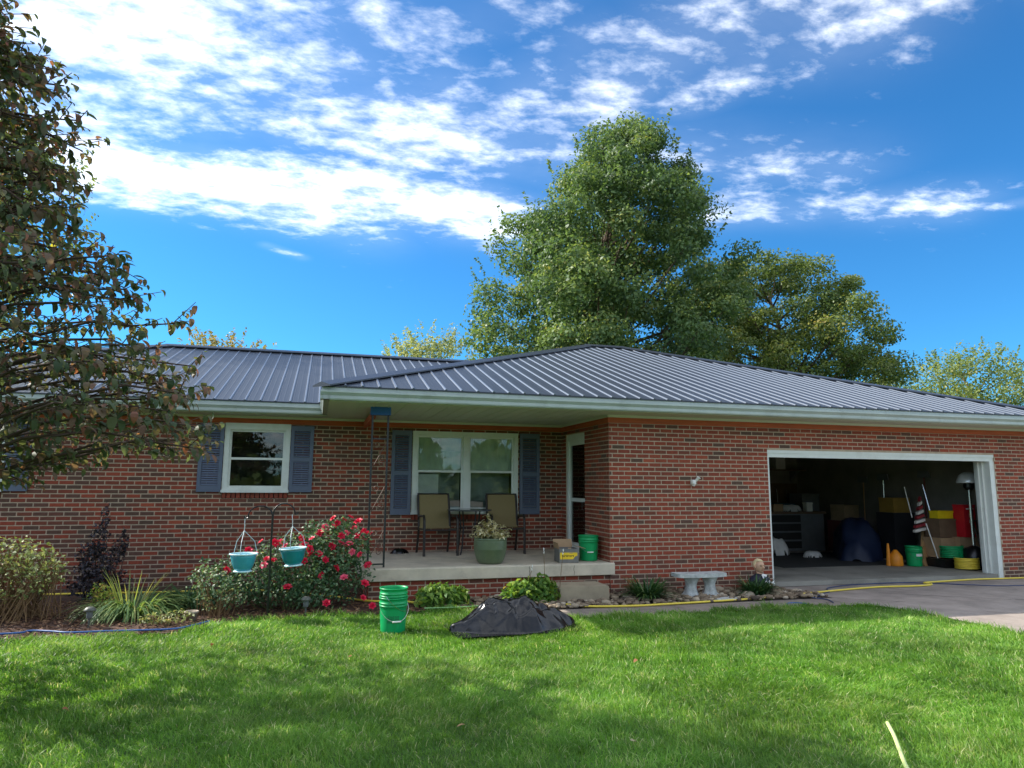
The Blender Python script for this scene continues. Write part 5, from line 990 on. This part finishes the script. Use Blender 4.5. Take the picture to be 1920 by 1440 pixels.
for k in range(4): MB().box(-.7, .1, -.312, -.302, .06+k*.2, .22+k*.2).build('drawer', 'rubber_mat', wb)
crate((10.45, 14.35, GF+.905), (.26, .2, .16), 'cardboard', 'small pale carton on the garage tool cabinet'); crate((11.3, 14.3, GF+.905), (.16, .14, .2), 'white_plastic', 'small white box on the garage tool cabinet')
lumpy('cloth_bundle', 'white paper heaped on the garage tool cabinet', 'cloth', (10.85, 14.35, GF+.90), .28, .16, .16, 'white_cloth', 6, 12, .03); lumpy('cloth_bundle', 'white bag lying flat on the garage floor', 'bag', (10.25, 12.9, GF), .22, .15, .12, 'white_cloth', 8, 14, .03); lumpy('cloth_bundle', 'pale heap of bags by the garage side wall', 'bag', (9.75, 13.5, GF), .34, .22, .38, 'white_cloth', 11, 16, .05)
shf = thing('wall_shelf', 'long wooden shelf high on the garage back wall', 'shelf', (10.9, 15.75, 0)); MB().box(-2.3, 1.4, -.2, .2, 1.98, 2.01).build('board', 'old_wood', shf)
for x in (-2.0, -.4, 1.2): MB().prism([(x, -.18, 1.98), (x, .2, 1.98), (x, .2, 1.7)], (.03, 0, 0)).build('bracket', 'grey_box', shf)
for i, (x, w_, h_, m_, lb) in enumerate(((10.5, .3, .28, 'white_plastic', 'white carton on the high garage shelf'), (11.05, .32, .3, 'grey_box', 'grey bin on the high garage shelf'), (11.55, .28, .32, 'white_cloth', 'pale sack box on the high garage shelf'), (9.7, .36, .24, 'old_wood', 'brown carton on the high garage shelf'), (9.1, .3, .3, 'dull_red', 'dull red bin on the high garage shelf'))): crate((x, 15.72, 2.012), (w_, .3, h_), m_, lb)
pg = thing('pegboard', 'brown pegboard on the garage back wall', 'board', (11.4, 15.96, 0)); MB().box(-1.1, .9, -.02, .02, .85, 1.65).build('panel', 'old_wood', pg)
for k, x in enumerate((-.9, -.6, -.35, -.1, .25, .55)): MB().tube([(x, -.03, 1.5), (x+.02, -.035, 1.15)], [.012, .03 if k % 2 else .018], 6).build('hand_tool', 'silver' if k % 3 else 'dull_red', pg)
rm_ = MB(); rm_.box(-1.5, 1.5, -1.2, 1.2, 0, .006); o = rm_.build('floor_mat', 'rubber_mat'); o.location = (9.9, 12.55, GF-.001); tag(o, 'large dark rubber mat on the garage floor', 'mat')
gc = thing('trash_can', 'black wheeled bin just inside the garage jamb', 'bin', (12.05, 10.22, GF)); MB().prism([(-.17, -.14, 0), (.17, -.14, 0), (.2, -.17, .34), (-.2, -.17, .34)], (0, .3, 0)).build('body', 'black_metal', gc); MB().box(-.21, .21, -.18, .16, .34, .37).build('lid', 'black_metal', gc)
# a rack of boxes along the back wall and more clutter in the dark of the garage
rk = thing('storage_rack', 'tall steel rack full of boxes at the garage back wall', 'rack', (8.9, 15.4, GF))
for x in (-1.2, 1.2):
    for y in (-.22, .22): MB().obox((x, y, .95), (.035, .035, 1.9)).build('post', 'grey_box', rk)
for z in (.12, .72, 1.32, 1.88): MB().box(-1.22, 1.22, -.25, .25, z-.02, z).build('rack_shelf', 'old_wood', rk)
CL = {'green': '#3f5a44', 'navy': '#2c3a5c', 'tan': '#9c8766', 'grey': '#7c7f82', 'maroon': '#6a3432', 'white': '#b9b8b0', 'teal': '#2f5c62', 'brown': '#6d5238', 'black': '#26272a', 'ochre': '#9a7a34'}
for k_, h_ in CL.items(): mat('bin_'+k_, lin(h_), .65, var=.15, vscale=8)
SH = [(.12, 'bottom', ('tan', 'black', 'green', 'grey', 'brown')), (.72, 'second', ('white', 'navy', 'tan', 'maroon', 'teal')), (1.32, 'third', ('grey', 'brown', 'white', 'green', 'ochre')), (1.88, 'top', ('tan', 'grey', 'navy', 'white', 'brown'))]
for z, nm, cols in SH:
    for i, k_ in enumerate(cols): crate((8.9-.96+i*.48, 15.38+random.uniform(-.04, .04), GF+z+.001), (random.uniform(.32, .44), .36, random.uniform(.24, .42)), 'bin_'+k_, '%s bin on the %s shelf of the garage rack' % (k_, nm), rz=random.uniform(-.06, .06), group='bins on the garage rack')
for i, (x, y, z, sx, sy, sz, k_, lb) in enumerate(((9.6, 14.4, 0, .5, .4, .45, 'brown', 'brown carton on the floor by the tool cabinet'), (9.62, 14.42, .46, .42, .36, .3, 'white', 'white carton stacked on a brown carton by the tool cabinet'), (12.0, 13.9, 0, .6, .5, .7, 'maroon', 'maroon chest behind the blue tarp'), (12.0, 13.9, .71, .45, .4, .35, 'tan', 'tan carton stacked on the maroon chest'), (11.9, 12.3, 0, .5, .5, .95, 'black', 'black cabinet against the garage side wall'), (11.9, 12.3, .96, .42, .4, .3, 'ochre', 'ochre carton on the black cabinet'), (11.3, 15.4, 0, .6, .5, 1.05, 'teal', 'teal locker by the garage back wall'), (12.0, 15.3, 0, .5, .5, 1.3, 'grey', 'grey locker in the garage corner'))): crate((x, y, GF+z+.001), (sx, sy, sz), 'bin_'+k_, lb, rz=random.uniform(-.1, .1))
for i, (x, y, z0_, z1_, k_, lb) in enumerate(((12.2, 12.9, .3, 1.75, 'silver', 'long handled rake hanging on the garage side wall'), (12.2, 13.5, .4, 1.7, 'wood', 'wooden broom hanging on the garage side wall'), (12.2, 11.8, .5, 1.8, 'dull_red', 'red handled shovel hanging on the garage side wall'))):
    t = thing('hanging_tool', lb, 'tool', (x, y, 0)); MB().tube([(0, 0, z0_), (.02, 0, z1_)], .014, 7).build('handle', k_, t); MB().prism([(.0, -.16, z1_-.02), (.0, .16, z1_-.02), (.0, .13, z1_+.12), (.0, -.13, z1_+.12)], (.03, 0, 0)).build('head', 'grey_box', t)
